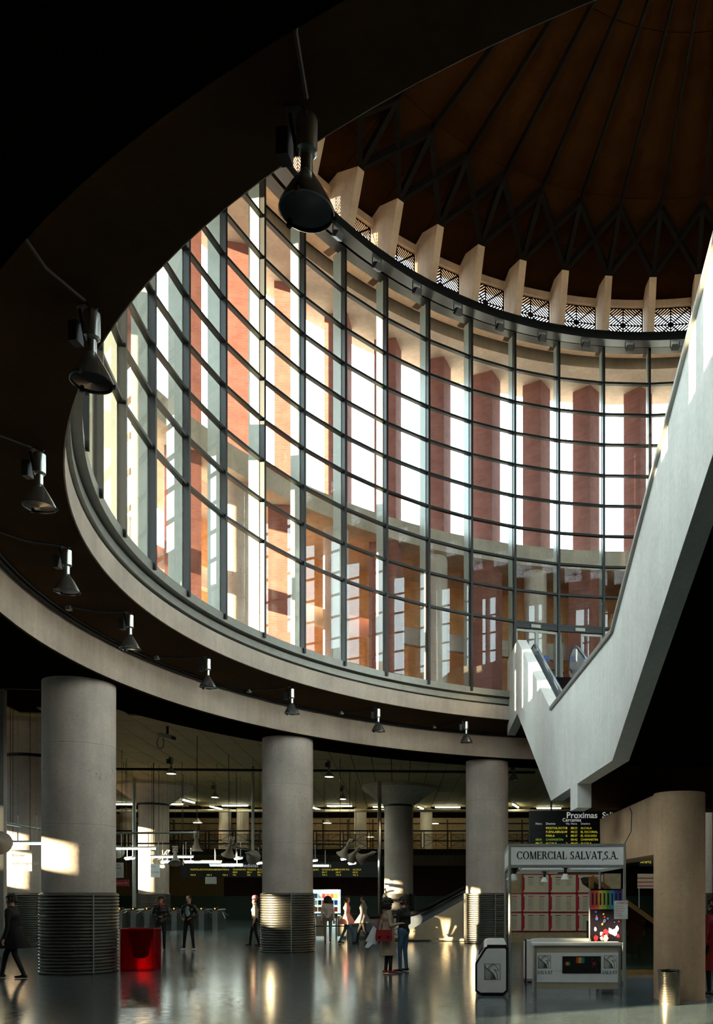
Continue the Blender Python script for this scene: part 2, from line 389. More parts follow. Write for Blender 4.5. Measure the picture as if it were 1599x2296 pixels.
ribm = MB().beam((10.0, 0, 23.62), (.9, 0, 25.6), .06, .16).mesh('rib'); ribm.materials.append(MATS['steel_dark'])
nb = lambda s: (10.0*cos(2*h*s), 10.0*sin(2*h*s), 23.62)
diam = []
for s in (-1, 0, 1):
    q = MB().beam((11.5, 0, 22.55), nb(s), .14, .2).mesh('strut'); q.materials.append(MATS['steel_dark']); diam.append(q)
for k in range(48):
    a = radians(A0-DA*k)
    for q in secm: obj('dome_panel', q, None, dome, rz=a-h)
    obj('rib', ribm, None, dome, rz=a)
    for q in diam: obj('strut', q, None, dome, rz=a)
obj('crown_ring', MB().lathe([(0, 25.5), (1.25, 25.5), (1.25, 25.8), (0, 25.8)], 48, closed=False), 'steel_dark', dome)
obj('roof_shell', MB().lathe([(13.3, 22.62), (9.9, 24.2), (0, 26.4), (0, 26.5), (9.9, 24.3), (13.3, 22.72)], 96, closed=False), 'steel_dark', dome)

# ---------------------------------------------------------------- brick piers and portico outside the glass
col = empty('colonnade', (CX, CY, 0), kind='structure')
def diamond(r, d, z0, z1): return MB().prism([(d, 0), (0, d), (-d, 0), (0, -d)], lambda x, y, t: (r+x, y, t), z0, z1)
pu = diamond(14.72, .53, 14.36, 20.47).mesh('brick_pier'); pu.materials.append(MATS['brick_red'])
pl = diamond(14.85, .66, 8.34, 13.66).mesh('brick_base'); pl.materials.append(MATS['brick_red'])
pc = MB().lathe([(.42, 8.34), (.42, 13.66)], 24, c=(14.85, 0, 0)).mesh('round_column', True); pc.materials.append(MATS['concrete_column'])
for k in range(48):
    a = radians(A0-DA*k)
    obj('brick_pier', pu, None, col, rz=a)
    j = round((A0-DA*k-103.57)/7.5) % 2
    if j == 0: obj('round_column', pc, None, col, rz=a)
    else: obj('brick_base', pl, None, col, rz=a)
obj('ring_beam', MB().lathe([(14.15, 13.66), (14.15, 14.36), (15.35, 14.36), (15.35, 13.66)], 96, closed=True), 'concrete_beam', col, smooth=True, ang=25)
obj('portico_roof', MB().lathe([(15.35, 13.8), (15.35, 14.0), (18.2, 14.0), (18.2, 13.8)], 96, th0=30, th1=165, closed=True), 'concrete_canopy', col)
obj('tie_band', MB().lathe([(15.55, 10.7), (15.55, 11.3), (15.8, 11.3), (15.8, 10.7)], 96, th0=30, th1=165, closed=True), 'concrete_beam', col)
obj('outer_wall', MB().lathe([(17.6, 8.34), (17.6, 13.8), (18.0, 13.8), (18.0, 8.34)], 72, th0=30, th1=147, closed=True), 'brick_ochre', col)
obj('parapet_outside', MB().lathe([(34, 8.2), (34, 9.9), (34.4, 9.9), (34.4, 8.2)], 48, th0=120, th1=190, closed=True), 'brick_red', kind='structure', loc=(CX, CY, 0))

# ---------------------------------------------------------------- folded white bridge with the escalators
def ln(Y, off=0.0):
    return 3.356-.0896*Y+off
def bp(Y, z, off): return (ln(Y)+off, Y+off*.0896, z)
bridge = empty('escalator_bridge', (0, 0, 0), kind='structure')
top = [(29.0, 9.72), (26.3, 9.66), (20.04, 6.12), (13.95, 6.07), (9.36, 8.85), (8.45, 9.4), (5.2, 9.4)]
bot = [(5.2, 7.2), (8.45, 7.2), (9.36, 6.64), (14.0, 3.98), (16.9, 3.98), (16.9, 3.5), (17.65, 3.5), (17.65, 3.98), (20.04, 3.98), (26.3, 7.37), (29.0, 7.2)]
BW = 5.2
for off in (0.0, BW):
    obj('side_wall', MB().prism(top+bot, lambda Y, z, t: bp(Y, z, t), off, off+.28), 'concrete_white', bridge)
deck_t = [(29.0, 8.45), (26.3, 8.45), (20.2, 5.05), (13.9, 5.0), (8.6, 8.3), (5.2, 8.3)]
deck_b = [(5.2, 7.6), (8.3, 7.6), (13.95, 4.35), (20.0, 4.35), (26.1, 7.75), (29.0, 7.75)]
obj('deck', MB().prism(deck_t+deck_b, lambda Y, z, t: bp(Y, z, t), .28, BW), 'soffit_shade', bridge)  # near-black colour stands in for shade beneath the bridge
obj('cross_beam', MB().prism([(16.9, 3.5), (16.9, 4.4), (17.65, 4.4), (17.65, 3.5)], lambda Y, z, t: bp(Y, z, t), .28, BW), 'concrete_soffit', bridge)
cop = [(20.04, 6.12), (13.95, 6.07), (9.36, 8.85), (8.45, 9.4), (5.2, 9.4)]
obj('coping', MB().prism(cop+[(y, z+.07) for y, z in cop[::-1]], lambda Y, z, t: bp(Y, z, t), -.05, .33), 'sill_metal', bridge)
sup = empty('bridge_support', (3.30, 14.4, 0), kind='structure')
obj('shaft', MB().lathe([(.43, 0), (.43, 3.48)], 40), 'concrete_support', sup, smooth=True)
dx, dy = 2.99-3.30, 19.1-14.4
obj('bracket_wall', MB().prism([(-.42, 0), (.42, 0), (.1+dx, dy), (-.4+dx, dy)], lambda x, y, t: (x, y, t), 2.45, 3.46), 'concrete_support', sup)
obj('wall_plate', MB().prism([(-.3, 0), (.3, 0), (dx, dy), (-.3+dx, dy)], lambda x, y, t: (x, y, t), 3.46, 3.52), 'steel_dark', sup)

# ---------------------------------------------------------------- round columns with ribbed cladding
plain('cladding_metal', '#8e8d85', .32, .75, .06)
prof = [(.785, 0)]
NR = 24; hh = 1.79/NR
for i in range(NR):
    for u, r in ((.0, .785), (.12, .815), (.35, .838), (.65, .838), (.88, .815)): prof.append((r, (i+u)*hh))
prof += [(.79, 1.79), (.77, 1.81)]
clad = MB().lathe(prof, 56).mesh('cladding', True, 50); clad.materials.append(MATS['cladding_metal'])
seam = MB().box((.84, 0, .9), (.03, .03, 1.78)).mesh('cladding_seam'); seam.materials.append(MATS['sill_metal'])
shaft = MB().lathe([(.77, 0), (.77, 3.3), (.762, 3.305), (.762, 3.32), (.77, 3.325), (.77, 5.1), (.762, 5.105), (.762, 5.12), (.77, 5.125), (.77, 6.6)], 72).mesh('shaft', True, 30); shaft.materials.append(MATS['concrete_column'])
shaftf = MB().lathe([(.77, 0), (.77, 2.9), (.762, 2.905), (.762, 2.92), (.77, 2.925), (.77, 6.46)], 64).mesh('shaft', True, 30); shaftf.materials.append(MATS['concrete_column'])
capm = MB().lathe([(.80, 6.52), (.86, 6.56), (1.98, 7.40), (1.98, 7.55), (0, 7.55)], 64).mesh('capital', True, 30); capm.materials.append(MATS['concrete_column'])
colm = MB().lathe([(.79, 6.44), (.84, 6.44), (.84, 6.54), (.79, 6.54)], 48, closed=True).mesh('collar', True, 30); colm.materials.append(MATS['paint_dark'])
def column(x, y, label, far=False, rz=0.0):
    o = thing('column', label, 'column', (x, y, 0), rz, 'round concrete columns of the hall')
    obj('shaft', shaftf if far else shaft, None, o)
    c = obj('cladding', clad, None, o); [obj('cladding_seam', seam, None, c, rz=radians(t)) for t in (-65, 55, 175)]
    if far: obj('capital', capm, None, o); obj('collar', colm, None, o)
    return o
names = {0: 'largest round concrete column at far left, red bin standing beside its ribbed base', 1: 'round concrete column between the hanging boards, ribbed metal base, in front of the pink jacket', 2: 'sunlit round concrete column directly behind the white stand', 3: 'round column half hidden behind the bridge support at the right edge'}
for k in range(12):
    a = 170.9-30*k
    x, y, _ = rp(14.8, a)
    if k < 4: column(x, y, names[k], rz=radians((20, -5, -5, 0)[k]))
    elif k < 8: column(x, y, 'round concrete column of the ring, beyond the edge of the picture')
column(-15.75, 29.4, 'round column with sunlit left side behind the hanging white ticket sign', True, .4)
column(-17.6, 45.0, 'flared concrete column behind the row of turnstiles', True, .4)
column(-4.65, 45.6, 'flared concrete column behind the couple, sun patches on its shaft', True, .3)
# ================================================================ objects
plain('aluminium', '#b9bcba', .22, .9, .05); plain('black_rubber', '#0d0d0d', .7); plain('lens_dark', '#0d1612', .15, 0, .2, spec=.8)
plain('gear_box', '#15181c', .45); plain('white_paint', '#e9eae4', .5, 0, .03); plain('grey_profile', '#a6aba6', .35, .5, .05)
plain('white_panel', '#f0f1ee', .45, 0, .03); plain('beige_panel', '#b9ac95', .6, 0, .04); plain('ink', '#0b0b0d', .6)
plain('print_red', '#c4202c', .5); plain('sign_white', '#dfe4e0', .5); plain('sign_red', '#b01c22', .45); plain('chrome', '#d0d2d0', .12, 1.0, .02)
plain('horn_grey', '#a89f90', .5, 0, .06); plain('cable', '#0a0a0a', .6); plain('board_black', '#080807', .45)
glow('tube_light', '#eef3cf', 14.0); glow('strip_light', '#e2f3ee', 6.0); glow('lamp_white', '#eaf3dc', 45.0); glow('lamp_warm', '#ffdca0', 26.0); glow('signal_orange', '#ff9a3c', 1.5); glow('led_yellow', '#e0d23c', .22); glow('led_green', '#9fcf4a', .12)
plain('board_letter', '#e8e8e4', .6, emit='#e8e8e4', estr=.12)

# ---- printed text
def text_mesh(body, size, mat, align='LEFT', bold=0.0):
    c = bpy.data.curves.new('print', 'FONT'); c.body = body; c.size = size; c.align_x = align; c.offset = bold; c.resolution_u = 3
    o = bpy.data.objects.new('print', c); COL.objects.link(o)
    bpy.context.view_layer.update()
    me = bpy.data.meshes.new_from_object(o); bpy.data.objects.remove(o); bpy.data.curves.remove(c)
    me.materials.clear(); me.materials.append(MATS[mat]); me.name = 'lettering'; return me
def letter(parent, body, x, z, size, mat, y=-.006, align='LEFT', bold=0.0, name='lettering'):
    """text on a face that looks toward -Y of its parent"""
    return obj(name, text_mesh(body, size, mat, align, bold), None, parent, loc=(x, y, z), rot=(pi/2, 0, 0))

# ---- hanging bell floodlights
bell = [(.035, .30), (.05, .28), (.075, .24), (.12, .17), (.165, .09), (.195, .03), (.205, 0), (.195, -.005), (.19, .02)]
bm_bell = MB().lathe(bell, 28).mesh('reflector', True, 60); bm_bell.materials.append(MATS['aluminium'])
bm_neck = MB().lathe([(.0, .42), (.045, .42), (.045, .29), (0, .29)], 16).mesh('neck', True); bm_neck.materials.append(MATS['aluminium'])
bm_can = MB().lathe([(0, .70), (.06, .70), (.078, .68), (.078, .44), (.06, .42), (0, .42)], 20).mesh('ballast_can', True); bm_can.materials.append(MATS['aluminium'])
bm_lens = MB().lathe([(0, .035), (.188, .02), (.188, .012), (0, .0)], 28).mesh('lens', True); bm_lens.materials.append(MATS['lens_dark'])
bm_lit = MB().lathe([(0, .035), (.188, .02), (.188, .012), (0, .0)], 28).mesh('lens', True); bm_lit.materials.append(MATS['lamp_white'])
yk = MB().beam((-.13, 0, .74), (-.07, 0, .42), .03, .012, up=(0, 1, 0)).box((-.1, 0, .755), (.12, .1, .02)).tube([(.0, .03, .70), (.03, .05, .76), (-.05, .05, .78)], .008, 6)
yk = yk.mesh('yoke'); yk.materials.append(MATS['gear_box'])
gb = MB().box((-.17, 0, .50), (.09, .12, .2)).mesh('gear_box'); gb.materials.append(MATS['gear_box'])
clip = MB()
for t in (30, 150, 270): clip.box((.2*cos(radians(t)), .2*sin(radians(t)), .0), (.03, .03, .035), radians(t))
clip = clip.mesh('clip'); clip.materials.append(MATS['gear_box'])
def bell_lamp(name, label, cat, loc, rz, group, lit=False):
    o = thing(name, label, cat, loc, rz, group)
    r = obj('reflector', bm_bell, None, o); obj('lens', bm_lit if lit else bm_lens, None, r); obj('clip', clip, None, r, kind='stuff')
    obj('neck', bm_neck, None, o); obj('ballast_can', bm_can, None, o); obj('yoke', yk, None, o); obj('gear_box', gb, None, o)
    return o
lab = ['huge backlit floodlight near the top, silhouetted against the dome', 'dark floodlight hanging at the left edge of the glass drum', 'silver floodlight at far left under the dark soffit',
       'silver floodlight second from the left along the lower soffit', 'silver floodlight above the red bin, junction box to its left', 'silver floodlight over the ceiling camera',
       'silver floodlight above the middle column', 'silver floodlight over the flared column, sixth along the soffit', 'small silver floodlight next to the white bridge']
for k in range(9):
    a = 238.2-15*k
    x, y, _ = rp(12.65, a)
    lz = 7.56-.75
    bell_lamp('floodlight', lab[k], 'floodlight', (x, y, lz), radians(-8), 'bell floodlights around the round opening')
cd = empty('conduit', (CX, CY, 0)); tag(cd, 'thin dark cable conduit curving along the ring beam', 'conduit')
obj('pipe', MB().tube([(13.78*cos(radians(t)), 13.78*sin(radians(t)), 7.36) for t in range(95, 262, 2)], .03, 6), 'cable', cd)
obj('pipe', MB().tube([(13.70*cos(radians(t)), 13.70*sin(radians(t)), 7.39) for t in range(95, 262, 2)], .02, 6), 'cable', cd)
for k in range(9):
    a = 238.2-15*k
    p = lambda R, t, z: (R*cos(radians(t)), R*sin(radians(t)), z)
    b = obj('junction_box', MB().box(p(13.55, a+3.2, 7.40), (.1, .1, .08), radians(a)), 'sill_metal', cd)
    obj('cable', MB().tube([p(13.5, a+3.2, 7.42), p(13.2, a+1.8, 7.45), p(12.75, a+.4, 7.53)], .018, 6), 'cable', cd)

# ---- square floodlights under the catwalk rail
sq_body = MB().prism([(-.13, .0), (.13, .0), (.09, .16), (-.09, .16)], lambda x, z, t: (x, t, z), -.1, .1).mesh('housing'); sq_body.materials.append(MATS['gear_box'])
sq_lens = MB().box((0, 0, -.012), (.24, .18, .02)).mesh('lens'); sq_lens.materials.append(MATS['lens_dark'])
sq_arm = MB().beam((-.15, 0, .05), (-.15, 0, .26), .025, .02).beam((.15, 0, .05), (.15, 0, .26), .025, .02).box((0, 0, .27), (.33, .05, .02)).mesh('bracket'); sq_arm.materials.append(MATS['gear_box'])
for i, k in enumerate(range(4, 15)):
    a = A0-DA*k-DA/2
    x, y, _ = rp(11.62, a)
    o = thing('square_floodlight', 'small square floodlight under the catwalk, number %s from the left' % ['one', 'two', 'three', 'four', 'five', 'six', 'seven', 'eight', 'nine', 'ten', 'eleven'][i], 'floodlight', (x, y, 20.12), radians(a+90), 'square floodlights under the catwalk')
    h2 = obj('housing', sq_body, None, o, rot=(radians(-28), 0, 0)); obj('lens', sq_lens, None, h2); obj('bracket', sq_arm, None, o)

# ---- glass doors and escalator on the bridge
def bay_door(k, openleaf):
    a = radians(A0-DA*k-DA/2)
    o = empty('door_1' if k == 10 else 'door_2', (CX, CY, 0), a, kind='structure')
    obj('header', MB().box((chord, 0, 10.78), (.1, wid, .16)), 'paint_dark', o)
    obj('track_box', MB().box((chord-.07, .05, 10.78), (.05, .34, .11)), 'sill_metal', o)
    for s in (-1, 1):
        q = obj('leaf', MB().box((0, 0, 9.55), (.05, .06, 2.2)), 'paint_green_grey', o, loc=(chord, s*(wid/2-.04), 0), rz=(radians(70) if openleaf and s > 0 else 0))
        w2 = -s*(wid/2-.06)
        obj('stile', MB().box((0, w2, 9.55), (.05, .06, 2.2)).box((0, w2/2, 10.62), (.05, abs(w2), .07)).box((0, w2/2, 8.5), (.05, abs(w2), .12)), 'paint_green_grey', q)
        obj('pane', MB().box((0, w2/2, 9.55), (.012, abs(w2)-.05, 2.1)), 'pane_glass', q)
        obj('push_bar', MB().tube([(-.08, w2*.15, 9.35), (-.08, w2*.85, 9.35)], .018, 8), 'paint_dark', q)
        if s < 0: obj('sticker', MB().box((-.012, w2*.5, 9.75), (.006, .2, .2)), plain('sticker_blue', '#24407a', .5) if 'sticker_blue' not in MATS else 'sticker_blue', q)
bay_door(10, False); bay_door(11, True)
plain('balustrade_panel', '#8b97a3', .18, .6, .05); plain('handrail_rubber', '#1b2a3c', .3)
esc = thing('bridge_escalator', 'escalator with shiny curved balustrades on the white bridge below the glass doors', 'escalator')
def esc_path(off, dz):
    pts = [(26.5, 8.45+.25), (27.0, 8.45+.55), (26.9, 8.45+.85), (26.5, 8.45+1.0), (26.1, 8.45+.98), (25.7, 8.45+.82)]
    pts = [bp(Y, z+dz, off) for Y, z in pts]
    for i in range(1, 12):
        Y = 25.7-(25.7-20.6)*i/11; pts.append(bp(Y, 9.27-(25.7-Y)*.557+dz, off))
    return pts
for i, off in enumerate((.50, 1.78)):
    poly = [(26.5, 8.4), (27.05, 8.9), (26.95, 9.28), (26.5, 9.42), (26.1, 9.40), (25.7, 9.24), (20.6, 6.40), (20.6, 5.4), (26.2, 8.4)]
    bl = obj('balustrade', MB().prism(poly, lambda Y, z, t: bp(Y, z, t), off-.03, off+.03), 'balustrade_panel', esc)
    obj('handrail', MB().tube(esc_path(off, 0.02), .045, 8), 'handrail_rubber', bl)
    obj('trim_rail', MB().tube(esc_path(off, -.05), .02, 6), 'chrome', bl)
for i in range(22):
    Y = 26.1-i*.25; z = 8.42-i*.14
    obj('step', MB().prism([(Y, z), (Y, z-.2), (Y-.25, z-.2), (Y-.25, z)], lambda a, b, t: bp(a, b, t), .55, 1.72), 'steel_dark', esc)
obj('skirt', MB().prism([(26.4, 8.5), (20.4, 5.15), (20.4, 5.05), (26.4, 8.4)], lambda a, b, t: bp(a, b, t), 1.82, 2.3), 'aluminium', esc)
obj('skirt', MB().prism([(26.3, 9.2), (20.3, 5.85), (20.3, 5.1), (26.3, 8.45)], lambda a, b, t: bp(a, b, t), .29, .46), 'aluminium', esc)
plain('poster_orange', '#d8694a', .5)

# ---- mezzanine at the far side of the hall
MY = 56.0; MZ = 4.7
obj('mezzanine_slab', MB().b2((FX0, MY, 4.38), (14, FY1, MZ)), 'concrete_warm', kind='structure')
obj('mezzanine_fascia', MB().b2((FX0, MY-.12, 4.34), (14, MY, 4.74)), 'steel_dark', kind='structure')
plain('plank_brown', '#5a4630', .7)
pb = empty('trim_3', (0, MY+.5, 0), kind='structure')
pk = MB().box((0, 0, 4.0), (.28, .05, .72)).mesh('plank'); pk.materials.append(MATS['plank_brown'])
for i in range(88): obj('plank', pk, None, pb, loc=(-14+i*.3, 0, 0))
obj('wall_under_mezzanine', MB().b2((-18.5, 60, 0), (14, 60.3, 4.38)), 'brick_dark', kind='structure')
plain('tan_wall', '#8d7446', .8); plain('tile_green', '#2c4a3a', .4)
obj('wall_ticket_hall', MB().b2((FX0, 60, 0), (-18.5, 60.3, 4.38)), 'tan_wall', kind='structure')
obj('baseboard_far', MB().b2((FX0, 59.9, 0), (14, 60, 1.62)), 'tile_green', kind='structure')
rl = thing('balcony_railing', 'dark metal balcony railing with patterned grille panels along the mezzanine', 'railing', (0, MY+.05, MZ))
gm2 = grille_mesh(1.5, .82, .11, .024, 'steel_dark', 'grille_panel', .02)
NP = 22
obj('top_rail', MB().tube([(FX0+1, 0, 1.24), (13, 0, 1.24)], .05, 8), 'steel_dark', rl)
obj('lower_rail', MB().tube([(FX0+1, 0, .12), (13, 0, .12)], .025, 6), 'steel_dark', rl)
pst = MB().box((0, 0, .62), (.05, .06, 1.24)).mesh('post'); pst.materials.append(MATS['steel_dark'])
for i in range(NP):
    x = FX0+1.5+i*1.78
    for s in (-.09, .09): obj('post', pst, None, rl, loc=(x+s, 0, 0))
    obj('grille_panel', gm2, None, rl, loc=(x+.89, 0, .62))
plain('frame_brown', '#4d3d24', .6)
wf = empty('window_3', (0, 63.0, 0), kind='structure')
for i in range(22): obj('mullion', MB().box((FX0+2+i*1.85, 0, (MZ+7.3)/2), (.1, .1, 7.3-MZ)), 'frame_brown', wf)
for z in (5.7, 7.0): obj('transom', MB().b2((FX0, -.05, z-.05), (14, .05, z+.05)), 'frame_brown', wf)
obj('wall_mezzanine', MB().b2((FX0, 65, MZ), (14, 65.3, 7.6)), plain('cream_wall', '#e2d0a6', .8), kind='structure')
mc = MB().lathe([(.42, MZ), (.42, 7.6)], 32).mesh('mezzanine_column', True); mc.materials.append(MATS['concrete_column'])
for px_, lb in ((505, 'pale slim column on the mezzanine, left of the middle column'), (544, 'shaded slim column on the mezzanine, touching the middle column in view'), (808, 'pale slim column on the mezzanine, left of the flared column'), (956, 'brightest slim column on the mezzanine, right of the flared column'), (283, 'slim column on the mezzanine beside the largest column')):
    tag(obj('mezzanine_column', mc, None, loc=((px_-PX)*58/F, 58, 0)), lb, 'column', 'slim columns on the mezzanine')

# ---- lit bell lamps under the ceiling
for i, (x, y0, Y, lb) in enumerate(((384, 1735, 35.8, 'lit bell lamp below the ceiling camera'), (482, 1788, 43.6, 'lit bell lamp left of the middle column, lower of the pair'), (738, 1742, 36.6, 'lit bell lamp right of the middle column, higher of the pair'),
                                    (769, 1792, 45.0, 'lit bell lamp above the cluster of grey horns'), (1152, 1748, 38.0, 'lit bell lamp between the sunlit column and the white bridge'))):
    bell_lamp('pendant_lamp', lb, 'lamp', at(x, y0, Y), 1.2, 'lit bell lamps of the lower hall', lit=(i != 4))
def ray_light(name, loc, power, size, col=(.85, 1.0, .9)):
    l = bpy.data.lights.new(name, 'POINT'); l.energy = power; l.color = col; l.shadow_soft_size = size
    o = bpy.data.objects.new(name, l); COL.objects.link(o); o.location = loc; return o
wm = MB().lathe([(.05, .3), (.09, .26), (.12, .2), (.26, .05), (.30, 0)], 20).mesh('shade', True); wm.materials.append(MATS['white_paint'])
wl2 = MB().lathe([(0, .02), (.27, .02), (0, .0)], 20).mesh('bulb', True); wl2.materials.append(MATS['lamp_warm'])
for x, y0, Y, lb in ((443, 1845, 57.5, 'warm white pendant over the balcony left of the middle column'), (734, 1846, 60, 'warm pendant glowing behind the balcony right of the middle column'), (975, 1847, 60, 'warm pendant glowing behind the balcony by the sunlit column'), (829, 1877, 60, 'small warm lamp low behind the balcony grille')):
    p = at(x, y0, Y); o = thing('warm_pendant', lb, 'lamp', p, 0, 'warm pendants on the mezzanine')
    obj('shade', wm, None, o); obj('bulb', wl2, None, o); obj('rod', MB().tube([(0, 0, .3), (0, 0, 7.59-p[2])], .012, 5), 'cable', o)

# ---- fluorescent battens
bt_h = MB().box((0, 0, .05), (1.0, .12, .06)).mesh('housing'); bt_h.materials.append(MATS['white_paint'])
def batten(label, p, q, hang, group, warm=False):
    from mathutils import Vector as V
    p, q = V(p), V(q); L = (q-p).length; c = (p+q)/2; a = atan2((q-p).y, (q-p).x)
    o = thing('fluorescent_light', label, 'lamp', c, a, group)
    obj('housing', MB().prism([(-.09, .0), (.09, 0), (.05, .06), (-.05, .06)], lambda y, z, t: (t, y, z), -L/2, L/2), 'sign_white', o)
    obj('tube', MB().tube([(-L/2+.03, 0, -.03), (L/2-.03, 0, -.03)], .045, 8), 'strip_light' if hang else 'tube_light', o)
    if hang:
        for s in (-.32, .32):
            r_ = obj('rod', MB().tube([(s*L, 0, .06), (s*L, 0, .06+hang)], .018, 5), 'sign_white', o)
            obj('wire', MB().tube([(s*L, 0, .06+hang), (s*L, 0, 7.545-c.z)], .003, 4), 'cable', r_)
    return o
CB = [(259, 1802, 298, 1802), (383, 1802, 411, 1802), (410, 1792, 436, 1799), (471, 1807, 498, 1814), (497, 1805, 557, 1805), (702, 1810, 726, 1818), (733, 1806, 790, 1806), (836, 1808, 866, 1808), (938, 1808, 949, 1813), (975, 1809, 1033, 1809), (1150, 1802, 1162, 1810), (1203, 1811, 1259, 1811)]
nth = ['first', 'second', 'third', 'fourth', 'fifth', 'sixth', 'seventh', 'eighth', 'ninth', 'tenth', 'eleventh', 'twelfth', 'thirteenth']
for i, (x0, y0, x1, y1) in enumerate(CB):
    z = 7.49; f_ = lambda x, y: ((x-PX)*(z-EYE)/(PY-y), F*(z-EYE)/(PY-y), z)
    batten('greenish fluorescent tube on the far ceiling, %s from the left' % nth[i], f_(x0, y0), f_(x1, y1), 0, 'fluorescent tubes on the far ceiling')
HB = [(28, 1889, 94, 1896, 27.0, .8), (255, 1901, 350, 1901, 37, .55), (338, 1920, 434, 1920, 39, .6), (282, 1925, 318, 1931, 40, .5), (362, 1933, 393, 1938, 40, .5), (413, 1932, 497, 1932, 41, .6), (470, 1939, 545, 1939, 42, .6), (527, 1925, 552, 1930, 42, .7), (577, 1935, 600, 1938, 42, .7), (690, 1930, 716, 1931, 42, .7), (690, 1940, 738, 1940, 43, .7), (766, 1926, 783, 1929, 42, .4), (783, 1936, 800, 1939, 42, .4)]
for i, (x0, y0, x1, y1, Y, hg) in enumerate(HB):
    d = (x1-x0) < 40
    p, q = at(x0, y0, Y), at(x1, y1, Y)
    if d: q = (q[0]+.1, q[1]-1.1, p[2])
    else: q = (q[0], q[1], p[2])
    batten('hanging strip light in the hall, %s from the left' % nth[i], p, q, hg, 'strip lights hung over the turnstiles', warm=(i == 6))
def pipe(name, label, pts, r, mat='paint_dark', cat='pipe', n=8, hang=0):
    if not hang: return tag(obj(name, MB().tube(pts, r, n), mat, smooth=True), label, cat)
    o = thing(name, label, cat); obj('pipe', MB().tube(pts, r, n), mat, o, smooth=True)
    p, q = V3(pts[0]), V3(pts[-1])
    for k in range(hang):
        c = p.lerp(q, (k+.5)/hang); obj('hanger', MB().tube([(c.x, c.y, c.z), (c.x, c.y, 7.548)], .009, 4), 'cable', o)
    return o
from mathutils import Vector as V3
pipe('service_pipe', 'long dark pipe crossing under the hall ceiling', [at(-40, 1722, 37), at(1200, 1732, 38.2)], .06, hang=6)
pipe('service_pipe', 'thin dark pipe along the ceiling at far left above the column', [at(-30, 1541, 22.5), at(120, 1545, 22.7)], .04, hang=2)
pipe('service_pipe', 'pale pipe at the foot of the far ceiling', [(-25, 55.3, 7.2), (10, 55.3, 7.2)], .09, 'beige_panel', hang=8)
pipe('light_rail', 'grey rail carrying the hanging strip lights behind the red bin', [at(250, 1868, 37.2), at(440, 1867, 37.2)], .05, 'grey_profile', hang=3)
pipe('light_rail', 'grey rail sloping in from the left edge over the ticket sign', [at(-30, 1838, 24), at(150, 1870, 30)], .05, 'grey_profile', hang=2)
pipe('light_rail', 'dark rail across the balcony front above the horns', [at(250, 1891, 43.4), at(780, 1893, 43.4)], .045, 'paint_dark', hang=5)
pipe('light_rail', 'dark rail slanting down toward the middle column', [at(505, 1896, 40), at(610, 1914, 38)], .04, 'paint_dark', hang=2)
def post(label, x, Y, r, mat='grey_profile', y1=None):
    p = at(x, y1 or PY, Y); z_ = 0.0 if y1 is None else p[2]
    pipe('post' if r > .02 else 'hanging_wire', label, [(p[0], Y, z_), (p[0], Y, 7.548)], r, mat, 'post' if r > .02 else 'wire')
post('pale post from floor to ceiling left of the flared column', 301, 42.4, .10)
post('chrome post from floor to ceiling beside the flared column', 851, 43.3, .10, 'chrome')
post('dark post at the far left edge of the picture', 5, 24, .12)
post('thin double hanger left of the middle column', 567, 38.4, .07, y1=1906)
for i, (x, y1, Y) in enumerate(((13, 1800, 30), (344, 1890, 37.4), (411, 1940, 41), (442, 1866, 31), (513, 1893, 35), (763, 1893, 36.2), (784, 1900, 40), (798, 1900, 43))):
    post('thin hanging wire in the hall, %s from the left' % nth[i], x, Y, .012, 'cable', y1)

# ---- horn loudspeakers
hn = MB().lathe([(.03, .62), (.07, .6), (.08, .42), (.11, .30), (.17, .14), (.27, .03), (.31, 0), (.29, .01), (.15, .13), (.06, .3), (0, .32)], 24).mesh('horn', True, 60); hn.materials.append(MATS['horn_grey'])
hd = MB().lathe([(0, .78), (.07, .78), (.085, .74), (.085, .62), (0, .6)], 16).mesh('driver', True); hd.materials.append(MATS['horn_grey'])
hy = MB().beam((-.1, 0, .85), (-.1, 0, .55), .02, .03).beam((.1, 0, .85), (.1, 0, .55), .02, .03).box((0, 0, .86), (.22, .04, .02)).mesh('yoke'); hy.materials.append(MATS['white_paint'])
for x, y0, Y, rx, rz_, lb in ((440, 1909, 36, 0, 0, 'grey horn loudspeaker pointing straight down left of the boards'), (512, 1918, 36, 28, 40, 'grey horn loudspeaker tilted to the right'), (393, 1936, 38, 25, 200, 'pale horn loudspeaker tucked behind the strip lights'),
                             (568, 1922, 36, 80, 0, 'dark horn loudspeaker facing the camera by the middle column'), (768, 1918, 38, 35, 60, 'first grey horn of the cluster right of the middle column'), (784, 1925, 38.5, 50, 60, 'second grey horn of the cluster right of the middle column'),
                             (806, 1925, 39, 70, 70, 'rightmost grey horn of the cluster, turned sideways'), (356, 1937, 40, 40, 150, 'horn loudspeaker in front of the flared column'), (264, 1910, 38, 75, 10, 'dark horn loudspeaker beside the largest column'), (-2, 1890, 21.5, 80, 20, 'horn loudspeaker cut by the left edge')):
    p = at(x, y0, Y)
    o = thing('horn_loudspeaker', lb, 'loudspeaker', p, radians(rz_), 'horn loudspeakers hung in the hall')
    o.rotation_euler = (radians(rx), 0, radians(rz_))
    obj('horn', hn, None, o); obj('driver', hd, None, o); obj('yoke', hy, None, o)
    from mathutils import Euler, Vector
    up_ = Euler(o.rotation_euler).to_matrix().inverted() @ Vector((0, 0, 7.545-p[2]))
    obj('wire', MB().tube([(0, 0, .86), tuple(up_)], .004, 4), 'cable', o)

